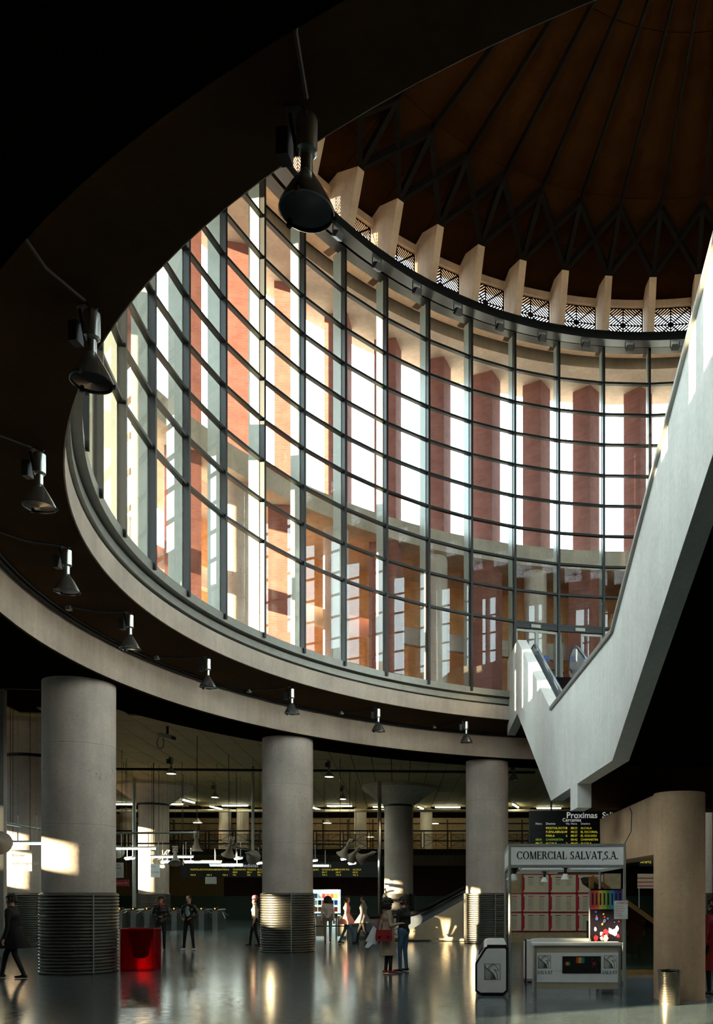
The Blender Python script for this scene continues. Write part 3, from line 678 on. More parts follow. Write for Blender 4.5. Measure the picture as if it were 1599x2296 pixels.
# ---- ceiling camera with loop of cable
cp = at(372, 1652, 29.2)
o = thing('ceiling_camera', 'surveillance camera on a short pole under the ceiling, cable loop below it', 'camera', cp, radians(-8))
obj('pole', MB().tube([(.06, 0, .1), (.06, 0, 7.56-cp[2])], .04, 8), 'steel_dark', o)
obj('housing', MB().box((-.02, 0, 0), (.5, .16, .12)).box((.02, 0, .075), (.56, .2, .02)), 'horn_grey', o, rot=(0, radians(12), 0))
obj('lens', MB().lathe([(0, .1), (.055, .1), (.055, 0), (0, 0)], 14, c=(0, 0, 0)), 'lens_dark', o, loc=(.24, 0, -.05), rot=(0, radians(102), 0))
obj('cable', MB().tube([(-.2+.13*sin(t/8*2*pi)-.0, 0, -.2+.21*cos(t/8*2*pi)) for t in range(8)], .013, 6, closed=True), 'cable', o)

# ---- departure boards
bd = thing('departure_board', 'wide black departure board with yellow rows below the mezzanine', 'board', at(640, 1967, 50))
bw = lambda px_: (px_-640)*50/F
obj('panel', MB().b2((bw(405), 0, 0), (bw(852), .3, .92)), 'board_black', bd)
letter(bd, 'Salidas Inmediatas', bw(497), .60, .30, 'board_letter'); letter(bd, 'Salidas Inmediatas', bw(661), .60, .30, 'board_letter')
for px_, t in ((427, ('MOSTOL/SOTO', '', 'VIA 8')), (463, ('FUENLABRADA', '', 'VIA 9')), (499, ('PARLA', '', 'VIA 6')), (522, ('CHAMARTIN', '08:01', 'VIA')), (554, ('TOLEDO', '08:11', 'VIA')), (577, ('ALCALA', '08:17', 'VIA')), (690, ('ARANJUEZ', '08:17', 'VIA 3')), (722, ('GUADALAJARA', '08:17', 'VIA 2')), (753, ('PRINCIPE PIO', '08:27', 'VIA 8')), (791, ('ALCALA', '08:32', 'VIA 2'))):
    for j, s in enumerate(t):
        if s: letter(bd, s, bw(px_), (.41, .25, .09)[j], .135, 'led_yellow', name='led_row')
tag(obj('notice', MB().box(at(473, 1974, 50), (.66, .05, .42)), 'sign_white'), 'small white notice hung under the black departure board', 'sign')
pd = thing('departure_board', 'black board reading Proximas Salidas Cercanias above the white stand', 'board', at(1187, 1900, 24))
g = 24/F
obj('panel', MB().b2((0, 0, 0), (3.1, .25, 82*g)), 'board_black', pd)
obj('hanger', MB().tube([(.63, .12, 82*g), (.63, .12, 7.55-at(0, 1900, 24)[2])], .03, 6), 'paint_dark', pd)
pz = lambda y: (1900-y)*g
letter(pd, 'Proximas  Salidas', (1270-1187)*g, pz(1834), .235, 'board_letter', bold=.004); letter(pd, 'Cercanias', (1261-1187)*g, pz(1842), .135, 'board_letter', bold=.002)
for x, t in ((1201, 'Hora'), (1224, 'Destino'), (1269, 'Via'), (1280, 'Hora'), (1302, 'Destino')): letter(pd, t, (x-1187)*g, pz(1849), .085, 'board_letter')
for j, (a, b, c, d, e) in enumerate((('', 'MOSTOL/SOTO', '8', '08:22', 'ALCALA'), ('', 'FUENLABRADA', '9', '08:22', 'EL ESCORIAL'), ('', 'PARLA', '6', '08:37', 'EL GOLOSO'), ('08:01', 'CHAMARTIN', '', '08:42', 'CHAMARTIN'), ('08:17', 'ALCALA', '2', '08:47', 'ALCALA'))):
    y = 1859+j*8.6
    for x, s in ((1201, a), (1224, b), (1269, c), (1280, d), (1302, e)):
        if s: letter(pd, s, (x-1187)*g, pz(y), .085, 'led_green' if j == 3 and x < 1260 else 'led_yellow', name='led_row')
    obj('row_line', MB().box((1.2, -.003, pz(y+2.2)), (2.3, .004, .008)), 'paint_dark', pd)
tag_b = thing('small_display', 'small dark display with yellow letters seen behind the bridge support', 'display', at(1434, 1942, 27))
obj('panel', MB().b2((0, 0, 0), (.9, .1, .26)), 'board_black', tag_b); obj('hanger', MB().tube([(.45, .05, .26), (.45, .05, 7.59-at(1434, 1942, 27)[2])], .02, 6), 'paint_dark', tag_b); letter(tag_b, 'ANPI3', .03, .09, .13, 'led_yellow')

# ---- hanging ticket signs
def hsign(label, x0, x1, y0, y1, Y, lines, rz_=0.0, mat='sign_white'):
    p = at((x0+x1)/2, y1, Y); w = (x1-x0)*Y/F; h_ = (y1-y0)*Y/F
    o = thing('hanging_sign', label, 'sign', p, rz_, 'hanging signs')
    obj('panel', MB().b2((-w/2, 0, 0), (w/2, .04, h_)), mat, o)
    for s in (-.4, .4): obj('wire', MB().tube([(s*w, .02, h_), (s*w, .02, 7.548-p[2])], .008, 4), 'cable', o)
    for t, fx, fz, sz, c in lines: letter(o, t, -w/2+fx*w, fz*h_, sz*h_, c)
    return o
hsign('white hanging sign reading Billetes con banda magnetica at far left', 25, 70, 1906, 1953, 26, [('Billetes', .06, .70, .17, 'ink'), ('con', .42, .70, .17, 'print_red'), ('banda magnetica', .06, .32, .17, 'ink'), ('v', .10, .08, .13, 'ink'), ('v', .5, .10, .13, 'ink'), ('v', .88, .12, .13, 'ink')], radians(8))
hsign('white hanging sign cut off by the largest column', 246, 276, 1934, 1968, 34, [('Billetes', .45, .8, .12, 'print_red'), ('banda', .5, .6, .14, 'ink'), ('v', .6, .32, .12, 'print_red'), ('v', .6, .12, .12, 'print_red')])
hsign('small white sign in front of the flared column shaft', 338, 358, 1937, 1967, 38, [('Con', .08, .75, .16, 'ink'), ('sin tarjeta', .06, .35, .14, 'ink'), ('v', .5, .08, .12, 'ink')])
rs = hsign('red direction sign reading Vias 6 a 10 beside the largest column', 243, 288, 1972, 1987, 36, [('Vias 6 a 10', .22, .3, .5, 'sign_white')], 0, 'sign_red')
# ================================================================ the white stand and what is around it
KX0, KX1, KY0, KY1 = .43, 2.44, 14.83, 18.0
ks = thing('exhibition_stand', 'white exhibition stand frame with black serif lettering across its header', 'stand', (KX0, KY0, 0))
kw, kd = KX1-KX0, KY1-KY0
for x, y in ((0, 0), (kw, 0), (0, kd), (kw, kd)):
    obj('post', MB().tube([(x, y, 0), (x, y, 2.63)], .026, 8), 'grey_profile', ks, smooth=True)
z0, z1 = 2.26, 2.63
hp = []
for nm, lo, hi in (('header_front', (.02, -.015, z0+.03), (kw-.02, .015, z1-.03)), ('header_side', (-.015, .02, z0+.03), (.015, kd-.02, z1-.03)), ('header_side', (kw-.015, .02, z0+.03), (kw+.015, kd-.02, z1-.03)), ('header_back', (.02, kd-.015, z0+.03), (kw-.02, kd+.015, z1-.03))):
    hp.append(obj(nm, MB().b2(lo, hi), 'white_panel', ks))
for z in (z0, z1):
    for p, q in (((0, 0), (kw, 0)), ((0, 0), (0, kd)), ((kw, 0), (kw, kd)), ((0, kd), (kw, kd))):
        obj('rail', MB().beam((*p, z), (*q, z), .05, .05), 'grey_profile', ks)
# serif capitals drawn with bars and bowls
def serif(text, H, mat, parent, x0, z0_, y, width=None, bold=1.0, name='lettering'):
    m = MB(); T, t, S = .19*bold, .085*bold, .065*bold; x = 0.0
    def quad(pts): m.add([(a, 0, b) for a, b in pts], [tuple(range(len(pts)))])
    def bar(xa, ya, xb, yb, w): quad([(xa-w/2, ya), (xa+w/2, ya), (xb+w/2, yb), (xb-w/2, yb)])
    def hb(xa, xb, y_, w): quad([(xa, y_-w/2), (xb, y_-w/2), (xb, y_+w/2), (xa, y_+w/2)])
    def sf(xc, y_, w=.24): hb(xc-w/2, xc+w/2, y_, S)
    def arc(cx, cy, rx, ry, a0, a1, n=18, k=1.0):
        pr = None
        for i in range(n+1):
            a = radians(a0+(a1-a0)*i/n); w = t+(T-t)*abs(cos(a))*k
            o_, i_ = (cx+(rx)*cos(a), cy+(ry)*sin(a)), (cx+(rx-w)*cos(a), cy+(ry-w*.8)*sin(a))
            if pr: quad([pr[0], o_, i_, pr[1]])
            pr = (o_, i_)
    for c in text:
        b, e = S/2, 1-S/2
        if c == 'C':
            arc(x+.46, .5, .44, .52, 42, 318); bar(x+.80, .72, x+.80, .98, t); bar(x+.80, .02, x+.80, .26, t*.8); x += .90
        elif c == 'O': arc(x+.48, .5, .46, .52, 0, 360, 30); x += .98
        elif c == 'M':
            bar(x+.14, 0, x+.17, 1, t*1.2); bar(x+.50, 0, x+.20, 1, T); bar(x+.52, 0, x+.86, 1, t); bar(x+.90, 0, x+.88, 1, T); sf(x+.14, b); sf(x+.90, b, .3); sf(x+.13, e, .2); sf(x+.92, e, .2); x += 1.08
        elif c == 'E':
            bar(x+.17, 0, x+.17, 1, T); hb(x+.04, x+.66, b, t); hb(x+.04, x+.62, e, t); hb(x+.17, x+.5, .52, t); bar(x+.64, 0, x+.66, .22, t); bar(x+.61, .80, x+.61, 1, t); bar(x+.5, .42, x+.5, .62, t*.8); x += .74
        elif c == 'R':
            bar(x+.17, 0, x+.17, 1, T); sf(x+.17, b, .3); arc(x+.36, .74, .28, .27, -90, 90); hb(x+.04, x+.38, e, t); hb(x+.2, x+.38, .5, t); bar(x+.70, 0, x+.42, .5, T); sf(x+.74, b, .2); x += .82
        elif c == 'I': bar(x+.17, 0, x+.17, 1, T); sf(x+.17, b, .3); sf(x+.17, e, .3); x += .36
        elif c == 'A': bar(x+.1, 0, x+.42, 1, t); bar(x+.76, 0, x+.44, 1, T); hb(x+.22, x+.64, .34, t); sf(x+.1, b, .22); sf(x+.77, b, .26); x += .90
        elif c == 'L': bar(x+.17, 0, x+.17, 1, T); hb(x+.04, x+.64, b, t); bar(x+.62, 0, x+.64, .26, t); sf(x+.17, e, .3); x += .70
        elif c == 'S':
            arc(x+.32, .74, .26, .28, 40, 270, 14); arc(x+.30, .27, .28, .29, 90, -140, 14); bar(x+.53, .76, x+.53, .98, t*.8); bar(x+.05, .02, x+.05, .26, t*.8); x += .66
        elif c == 'V': bar(x+.42, 0, x+.12, 1, T); bar(x+.44, 0, x+.74, 1, t); sf(x+.12, e, .26); sf(x+.75, e, .22); x += .84
        elif c == 'T': bar(x+.36, 0, x+.36, 1, T); hb(x+.02, x+.70, e, t); sf(x+.36, b, .28); bar(x+.04, .78, x+.04, 1, t); bar(x+.68, .78, x+.68, 1, t); x += .74
        elif c == ',': bar(x+.06, -.2, x+.14, .1, .12); x += .24
        elif c == '.': hb(x+.04, x+.2, .08, .16); x += .28
        else: x += .45
    sx = (width/x) if width else H
    m.v = [(a*sx, 0, c_*H) for a, _, c_ in m.v]
    return obj(name, m, mat, parent, loc=(x0, y, z0_))
serif('COMERCIAL SALVAT,S.A.', .135, 'ink', hp[0], .12, z0+.125, -.022, width=1.78)
# three spotlights under the header
sl_b = MB().lathe([(0, .10), (.035, .10), (.05, .07), (.075, .02), (.08, 0), (.07, .0), (0, .04)], 20).mesh('shade', True, 60); sl_b.materials.append(MATS['white_paint'])
sl_n = MB().tube([(0, 0, .09), (0, 0, .2)], .028, 10).box((0, 0, .21), (.1, .05, .03)).mesh('socket', True); sl_n.materials.append(MATS['black_rubber'])
sl_c = MB().tube([(0, .02, .2), (.07, .04, .17), (.1, .03, .24)], .006, 5).mesh('flex'); sl_c.materials.append(MATS['cable'])
for x, y0, Y, tl, lb in ((1151, 1962, 14.9, 20, 'white spotlight at the left post of the stand, nearest one'), (1146, 1966, 15.5, 24, 'white spotlight on the left side of the stand, behind the nearest one'), (1144, 1969, 16.3, 24, 'white spotlight on the left side of the stand, third in line'), (1221, 1969, 17.9, 0, 'small white spotlight on the back rail of the stand'), (1268, 1961, 14.85, 0, 'white spotlight under the middle of the stand header')):
    p = at(x, y0, Y); p = (p[0], p[1], 2.03 if Y > 16 else 2.03)
    o = thing('spotlight', lb, 'spotlight', p, 0, 'spotlights of the exhibition stand')
    o.rotation_euler = (0, radians(tl*.6), 0)
    obj('shade', sl_b, None, o); obj('socket', sl_n, None, o); obj('flex', sl_c, None, o)
tag(obj('power_cable', MB().tube([(KX1, KY0, 2.65), (2.62, 15.2, 2.9), (2.75, 15.9, 3.3), (2.78, 16.4, 3.5)], .008, 6), 'cable'), 'thin black cable rising from the stand to the bracket wall', 'cable')

# winged horse emblem
def emblem(parent, x, z, w, y):
    m = MB(); h_ = w
    def st(pts, wd):
        L = []
        for i, (a, b) in enumerate(pts):
            p, q = pts[max(i-1, 0)], pts[min(i+1, len(pts)-1)]
            dx_, dy_ = q[0]-p[0], q[1]-p[1]; l = math.hypot(dx_, dy_) or 1
            L.append(((a-dy_/l*wd/2, b+dx_/l*wd/2), (a+dy_/l*wd/2, b-dx_/l*wd/2)))
        for i in range(len(L)-1):
            m.add([(L[i][0][0], 0, L[i][0][1]), (L[i+1][0][0], 0, L[i+1][0][1]), (L[i+1][1][0], 0, L[i+1][1][1]), (L[i][1][0], 0, L[i][1][1])], [(0, 1, 2, 3)])
    def bz(a, b, c, d, n=12): return [tuple((1-t)**3*a[k]+3*(1-t)**2*t*b[k]+3*(1-t)*t*t*c[k]+t**3*d[k] for k in (0, 1)) for t in [i/n for i in range(n+1)]]
    st([(0, 0), (1, 0), (1, 1), (0, 1), (0, -.02)], .035)
    st(bz((.22, .62), (.28, .95), (.5, .97), (.62, .96)), .035); st([(.60, .97), (.70, .93), (.68, .86), (.74, .90), (.80, .78), (.93, .58), (.86, .50), (.80, .55), (.68, .62), (.62, .66)], .03)
    st(bz((.62, .66), (.70, .5), (.92, .3), (.80, .02)), .035); st(bz((.30, .56), (.34, .84), (.5, .88), (.6, .88)), .025); st([(.80, .60), (.88, .66)], .02)
    st(bz((.02, .90), (.12, .55), (.55, .62), (.72, .02)), .035)
    for i in range(7):
        a = .76-i*.11
        st(bz((.02, a), (.2, a-.20), (.5, a*.75-.02), (.70-i*.045, .02)), .03)
    m.v = [(a*w, 0, c*h_) for a, _, c in m.v]
    return obj('horse_emblem', m, 'ink', parent, loc=(x, y, z))

# rounded white chests
def chest(label, loc, rz_, L, with_logo):
    prof = [(.06, .02), (.52, .02), (.575, .08), (.575, .84), (.555, .865), (.22, .865), (.17, .845), (.02, .60), (0, .56), (0, .08)]
    inner = [(.095, .055), (.49, .055), (.54, .1), (.54, .80), (.525, .825), (.235, .825), (.195, .81), (.05, .58), (.035, .54), (.035, .1)]
    o = thing('display_chest', label, 'chest', loc, rz_, 'white chests of the stand')
    obj('body', MB().prism(prof, lambda x, z, t: (x, t, z), .03, L-.03), 'white_panel', o)
    for t in (0, L-.03): obj('black_edge', MB().prism(prof, lambda x, z, s_: (x, s_, z), t, t+.03), 'black_rubber', o)
    ep = obj('end_panel', MB().prism(inner, lambda x, z, t: (x, t, z), -.008, .0), 'white_panel', o)
    obj('top_rail', MB().prism([(.21, .865), (.21, .885), (.56, .885), (.56, .865)], lambda x, z, t: (x, t, z), 0, .12), 'chrome', o)
    obj('lid', MB().prism([(.23, .866), (.23, .876), (.545, .876), (.545, .866)], lambda x, z, t: (x, t, z), .2, L-.15), 'sign_white', o)
    obj('slot', MB().prism([(.06, .69), (.05, .70), (.13, .83), (.14, .82)], lambda x, z, t: (x, t, z), .3, L-.3), 'black_rubber', o)
    if with_logo: emblem(ep, .165, .285, .27, -.012)
    for y in (.1, L-.1): obj('foot', MB().box((.3, y, .01), (.4, .06, .02)), 'black_rubber', o)
    return o
chest('white chest with black rounded edge and horse emblem, left of the stand', (-.175, 14.8, 0), 0, 2.7, True)
chest('white chest behind the counter of the stand', (.80, 17.55, 0), -pi/2, 1.45, False)
ct = thing('counter', 'white counter with two horse emblems and a dark picture under the stand header', 'counter', (.86, 14.93, 0))
cw = 1.53
obj('front_panel', MB().b2((.05, .0, .22), (cw-.05, .03, .74)), 'white_panel', ct)
obj('top_strip', MB().b2((.05, .01, .74), (cw-.05, .03, .87)), 'beige_panel', ct); obj('plinth', MB().b2((.05, .01, .10), (cw-.05, .03, .22)), 'beige_panel', ct)
obj('countertop', MB().b2((-.03, -.03, .87), (cw+.03, .56, .91)), 'white_paint', ct)
for x in (0, cw-.05): obj('side_panel', MB().b2((x, 0, .0), (x+.05, .52, .87)), 'grey_profile', ct)
for x, y in ((.02, .02), (cw-.03, .02)): obj('leg', MB().tube([(x, y-.02, 0), (x, y-.02, .87)], .02, 8), 'grey_profile', ct)
fp = [o for o in ct.children if o.name.startswith('front_panel')][0]
emblem(fp, .075, .47, .22, -.006); emblem(fp, 1.235, .47, .22, -.006)
serif('SALVAT', .06, 'ink', fp, .06, .365, -.006, width=.27, bold=.9); serif('SALVAT', .06, 'ink', fp, 1.20, .365, -.006, width=.27, bold=.9)
pic = obj('picture', MB().b2((.50, -.012, .38), (1.18, -.004, .68)), 'board_black', fp)
def swatch(parent, lo, hi, col, nm='colour_stripe'):
    k = 'swatch_'+col.strip('#')
    if k not in MATS: plain(k, col, .4, 0, .03)
    return obj(nm, MB().b2(lo, hi), k, parent)
RB = ['#c7262b', '#d97a22', '#d8c22a', '#3f9a3c', '#2a62b0', '#6a2c8c']
for i, c in enumerate(RB[:5]): swatch(pic, (.74+i*.03, -.016, .56), (.77+i*.03, -.012, .66), c); swatch(pic, (.55+i*.018, -.016, .52), (.568+i*.018, -.012, .58), c)
for i in range(10):
    x, z = 1.0+random.random()*.16, .42+random.random()*.22
    obj('dot', MB().lathe([(0, 0), (.008, 0)], 8), 'swatch_c7262b' if i % 2 else 'swatch_2a62b0', pic, loc=(x, -.014, z), rot=(pi/2, 0, 0))
obj('disc', MB().lathe([(.012, 0), (.03, 0)], 20), 'print_red', pic, loc=(1.06, -.014, .55), rot=(pi/2, 0, 0))

# poster with rainbow top, hanging at the right of the stand
pp = at(1325, 2113, 16.6); PWd, PHt = 70*16.6/F, 120*16.6/F
plain('poster_dark', '#17141a', .18, 0, .3, 30, spec=.8)
plain('print_grey0', '#55505a', .4)
po = thing('glossy_poster', 'glossy poster with rainbow top and dark lower half at the right of the stand', 'poster', (pp[0], pp[1], pp[2]))
sheet = obj('sheet', MB().b2((0, 0, 0), (PWd, .012, PHt)), 'poster_dark', po)
for i, c in enumerate(['#c23a3f', '#cf5a3a', '#d8b04a', '#9fb04a', '#4f8a4a', '#3f8fb8', '#3c55a8', '#5f3a94']):
    w_ = PWd/8; swatch(sheet, (i*w_, -.006, PHt*.62+.02*i*0), (i*w_+w_, 0, PHt*.97), c)
    obj('print', MB().b2((i*w_+.02, -.009, PHt*.70), (i*w_+.05, -.006, PHt*.92)), 'ink', sheet)
plain('print_silver', '#b4b0b4', .2, 0, .3, 25)
for i in range(16):
    x, z = .06+random.random()*(PWd-.12), PHt*(.05+.22*random.random()); r_ = .02+.05*random.random(); t0 = random.random()*6
    pts_ = [(max(.01, min(PWd-.01, x+r_*(.5+.6*random.random())*cos(t0+k*1.05))), max(.01, z+r_*1.4*(.5+.6*random.random())*sin(t0+k*1.05))) for k in range(6)]
    obj('pale_shape', MB().prism(pts_, lambda x, z, t: (x, t, z), -.004-.0003*i, 0), random.choice(['print_silver', 'print_silver', 'sign_white', 'print_red']), sheet)
for i in range(14):
    x, z = .05+random.random()*(PWd-.1), PHt*(.32+.28*random.random())
    r_ = .012+.02*random.random()
    obj('disc', MB().lathe([(r_*.4, 0), (r_, 0)], 14), random.choice(['print_grey0', 'print_red', 'swatch_d8c22a', 'swatch_2a62b0']), sheet, loc=(x, -.008-.0004*i, z), rot=(pi/2, 0, 0))
obj('pole', MB().tube([(-.02, .03, -.76), (-.02, .03, PHt)], .015, 8), 'grey_profile', po); obj('pole', MB().tube([(PWd+.02, .03, -.76), (PWd+.02, .03, PHt)], .015, 8), 'grey_profile', po)
pz0 = pp[2]
for o_ in po.children:
    pass
nt_ = thing('handwritten_sheet', 'white sheet with red handwriting taped to the right post of the stand', 'sheet', (KX1-.19, KY0-.045, 1.34))
obj('paper', MB().b2((0, 0, 0), (.24, .004, .32)), 'sign_white', nt_)
letter(nt_, 'OFERTA', .04, .26, .055, 'print_red', -.003)
for i, t in enumerate(('Musica de', 'los mejores', 'Coleccion', 'y discos', 'completa')): letter(nt_, t, .02, .215-i*.042, .036, 'print_red', -.003)

# timetable wall behind the stand
tt = at(1111, 2112, 31.0)
tw = obj('wall_timetable', MB().b2((tt[0]-.1, 31.05, 0), (tt[0]+4.6, 31.35, 2.52)), 'wall_plaster', kind='structure')
cells = [(r, c) for r in range(3) for c in range(-1, 3) if not (r == 0 and c == -1)]
plain('poster_paper', '#cbbf9f', .6, 0, .05)
rn = ['top', 'middle', 'bottom']; cn = {-1: 'leftmost', 0: 'second', 1: 'third', 2: 'fourth'}
plain('print_grey', '#7d776a', .7); plain('frame_red', '#a81c2c', .4)
for r, c in cells:
    x0, x1, y0, y1 = 1171+c*61.2, 1171+(c+1)*61.2, 1960+r*42.8, 1960+(r+1)*42.8
    p = at(x0, y1, 31.0); w_, h_ = 61.2*31/F, 42.8*31/F
    o = thing('timetable_poster', 'red framed timetable behind the stand, %s row, %s from the left' % (rn[r], cn[c]), 'poster', p, 0, 'framed timetables behind the stand')
    obj('sheet', MB().b2((.05, 0, .03), (w_-.03, .03, h_-.03)), 'poster_paper', o)
    obj('frame', MB().b2((0, -.015, 0), (w_, .03, .03)).b2((0, -.015, h_-.03), (w_, .03, h_)).b2((0, -.015, 0), (.05, .03, h_)).b2((w_-.03, -.015, 0), (w_, .03, h_)), 'frame_red', o)
    obj('red_tab', MB().b2((.05, -.004, .1), (.09, .0, h_-.12)), 'frame_red', o)
    pm_ = MB()
    for cc in range(2):
        for j in range(9 if r else 5):
            pm_.b2((.22+cc*.4, -.003, h_-.2-j*.05), (.40+cc*.4, .0, h_-.185-j*.05))
    obj('print', pm_, 'print_grey', o, kind='stuff')
    for q_ in (.22, .62): obj('heading', MB().b2((q_, -.004, h_-.13), (q_+.2, 0, h_-.105)), 'print_red' if r == 1 else 'ink', o)

# glazed triangular partition with wooden rails, right of the stand
plain('wood_rail', '#a5793f', .5, 0, .2); glass('green_glass', (.55, .62, .42), boost=2.2)
GP = 18.7; gp = lambda x, y: at(x, y, GP)
gt = thing('glazed_partition', 'triangular glazed partition with wooden edge sloping down behind the stand', 'partition', (0, 0, 0))
a_, b_, c_, d_ = gp(1326, 1966), gp(1480, 2076), gp(1480, 2186), gp(1326, 2186)
obj('pane', MB().prism([(a_[0], a_[2]), (b_[0], b_[2]), (c_[0], 0.03), (d_[0], 0.03)], lambda x, z, t: (x, t, z), GP+.01, GP+.03), 'green_glass', gt)
obj('sloping_rail', MB().beam(a_, b_, .09, .10), 'wood_rail', gt); obj('upright', MB().beam((a_[0], GP, 0), a_, .10, .10), 'wood_rail', gt)
obj('bottom_rail', MB().beam((d_[0], GP, .05), (c_[0], GP, .05), .1, .1), 'wood_rail', gt)
st_ = thing('stair_canopy', 'dark sloping slab rising behind the glazed partition', 'canopy', (0, 0, 0))
obj('slab', MB().prism([(a_[0]+.05, a_[2]+.02), (b_[0], b_[2]+.10), (b_[0], b_[2]-.1), (a_[0]+.1, a_[2]-.12)], lambda x, z, t: (x, t, z), GP+.12, GP+2.6), 'steel_dark', st_)
obj('back_wall', MB().b2((a_[0]+.2, GP+2.4, 0), (b_[0]+1, GP+2.6, 1.1)), 'wall_dark', st_)
dw = thing('notice_board', 'red and white notice board glimpsed beside the bridge support', 'board', at(1430, 1992, 26))
obj('panel', MB().b2((0, 0, 0), (.9, .04, .45)), 'poster_paper', dw)
for x in (.05, .85): obj('leg', MB().tube([(x, .05, -at(1430, 1992, 26)[2]), (x, .05, .4)], .02, 6), 'grey_profile', dw)
for z in (.06, .18, .30): obj('stripe', MB().b2((0, -.004, z), (.9, 0, z+.03)), 'print_red', dw)

# litter bins
wb = thing('litter_basket', 'perforated metal litter basket at the foot of the bridge support', 'bin', (2.96, 13.62, 0))
plain('basket_metal', '#8c8577', .35, .8, .2, 40)
obj('wall', MB().lathe([(.165, .012), (.178, .54), (.172, .54), (.16, .012)], 32, closed=True), 'basket_metal', wb, smooth=True)
obj('rim', MB().lathe([(.18, .53), (.19, .54), (.185, .56), (.17, .555)], 32, closed=True), 'chrome', wb, smooth=True); obj('base', MB().lathe([(0, .0), (.165, 0), (.165, .03), (0, .03)], 32), 'basket_metal', wb)
hoop = MB()
for i in range(12): hoop.lathe([(.167+i*.001, .06+i*.04), (.171+i*.001, .063+i*.04), (.167+i*.001, .066+i*.04)], 28, closed=True)
obj('mesh_wires', hoop, 'basket_metal', wb, kind='stuff')
m_, nt0, b0 = _new('red_acrylic'); b0.inputs['Base Color'].default_value = (*lin('#b3181f'), 1); b0.inputs['Roughness'].default_value = .12
tb = nt0.nodes.new('ShaderNodeBsdfTransparent'); tb.inputs[0].default_value = (.85, .06, .06, 1); mx0 = nt0.nodes.new('ShaderNodeMixShader'); mx0.inputs[0].default_value = .76
nt0.links.new(b0.outputs[0], mx0.inputs[1]); nt0.links.new(tb.outputs[0], mx0.inputs[2]); nt0.links.new(mx0.outputs[0], nt0.nodes['Material Output'].inputs[0])
rx, ry, _ = gnd(307, 2178)
rb = thing('acrylic_bin', 'red translucent litter bin with a dark bag inside, beside the largest column', 'bin', (rx, ry, 0), radians(2))
w2, hb_ = .37, .97
for i, (cx_, cy_, sx_, sy_) in enumerate(((0, 0, 2*w2, .012), (0, .5, 2*w2, .012), (-w2, .25, .012, .5), (w2, .25, .012, .5))): obj('side', MB().box((cx_, cy_, hb_/2), (sx_, sy_, hb_)), 'red_acrylic', rb)
obj('base', MB().b2((-w2, 0, 0), (w2, .5, .02)), 'red_acrylic', rb)
plain('bag_black', '#070606', .4)
obj('bag', MB().lathe([(0, .28), (.10, .285), (.17, .34), (.20, .5), (.26, .75), (.33, .955), (.345, .965)], 24), 'bag_black', rb, smooth=True, loc=(-.01, .25, 0)).scale = (1, .66, 1)
obj('rim', MB().tube([(-w2, 0, hb_), (w2, 0, hb_), (w2, .5, hb_), (-w2, .5, hb_)], .012, 6, closed=True), 'sign_red', rb)

# escalator rising behind the sunlit column
ey = 31.9
ex = lambda x: (x-PX)*ey/F
ez = lambda y: EYE+(PY-y)*ey/F
plain('escalator_panel', '#bdb198', .35, .35, .06)
he = thing('hall_escalator', 'escalator with pale side panels and black handrail rising behind the sunlit column', 'escalator')
hand = [(838, 2098), (818, 2090), (808, 2076), (814, 2062), (832, 2055), (870, 2053), (905, 2051), (930, 2045), (960, 2033), (1047, 1987), (1140, 1937), (1250, 1878)]
for j, yo in enumerate((0.0, 1.2)):
    pan = [(ex(838), ez(2096)), (ex(812), ez(2085)), (ex(812), ez(2068)), (ex(832), ez(2059)), (ex(905), ez(2055)), (ex(960), ez(2040)), (ex(1250), ez(1884)), (ex(1250), ez(1925)), (ex(960), ez(2078)), (ex(905), ez(2096))]
    b1 = obj('balustrade', MB().prism(pan, lambda x, z, t: (x, t, z), ey+yo, ey+yo+.04), 'balustrade_panel', he)
    obj('handrail', MB().tube([(ex(x), ey+yo+.02, ez(y)) for x, y in hand], .05, 8), 'black_rubber', b1, smooth=True)
    obj('trim_rail', MB().tube([(ex(x), ey+yo-.03, ez(y+5)) for x, y in hand[1:]], .025, 6), 'chrome', b1, smooth=True)
side = [(ex(905), .02), (ex(905), ez(2094)), (ex(960), ez(2062)), (ex(1250), ez(1905)), (ex(1250), .02)]
obj('side_panel', MB().prism(side, lambda x, z, t: (x, t, z), ey-.12, ey-.04), 'escalator_panel', he)
obj('side_panel', MB().prism([(ex(1000), .02), (ex(1000), ez(2040)), (ex(1060), ez(2007)), (ex(1060), .02)], lambda x, z, t: (x, t, z), ey-.18, ey-.12), 'beige_panel', he)
obj('deck_edge', MB().beam((ex(945), ey-.1, ez(2052)), (ex(1250), ey-.1, ez(1890)), .16, .06), 'chrome', he)
obj('base_plate', MB().b2((ex(838), ey-.3, 0), (ex(992), ey+1.4, .05)), 'black_rubber', he)
for i in range(16): x = ex(925)+i*.3; z = .1+i*.155; obj('step', MB().b2((x, ey+.1, z-.15), (x+.3, ey+1.15, z)), 'steel_dark', he)

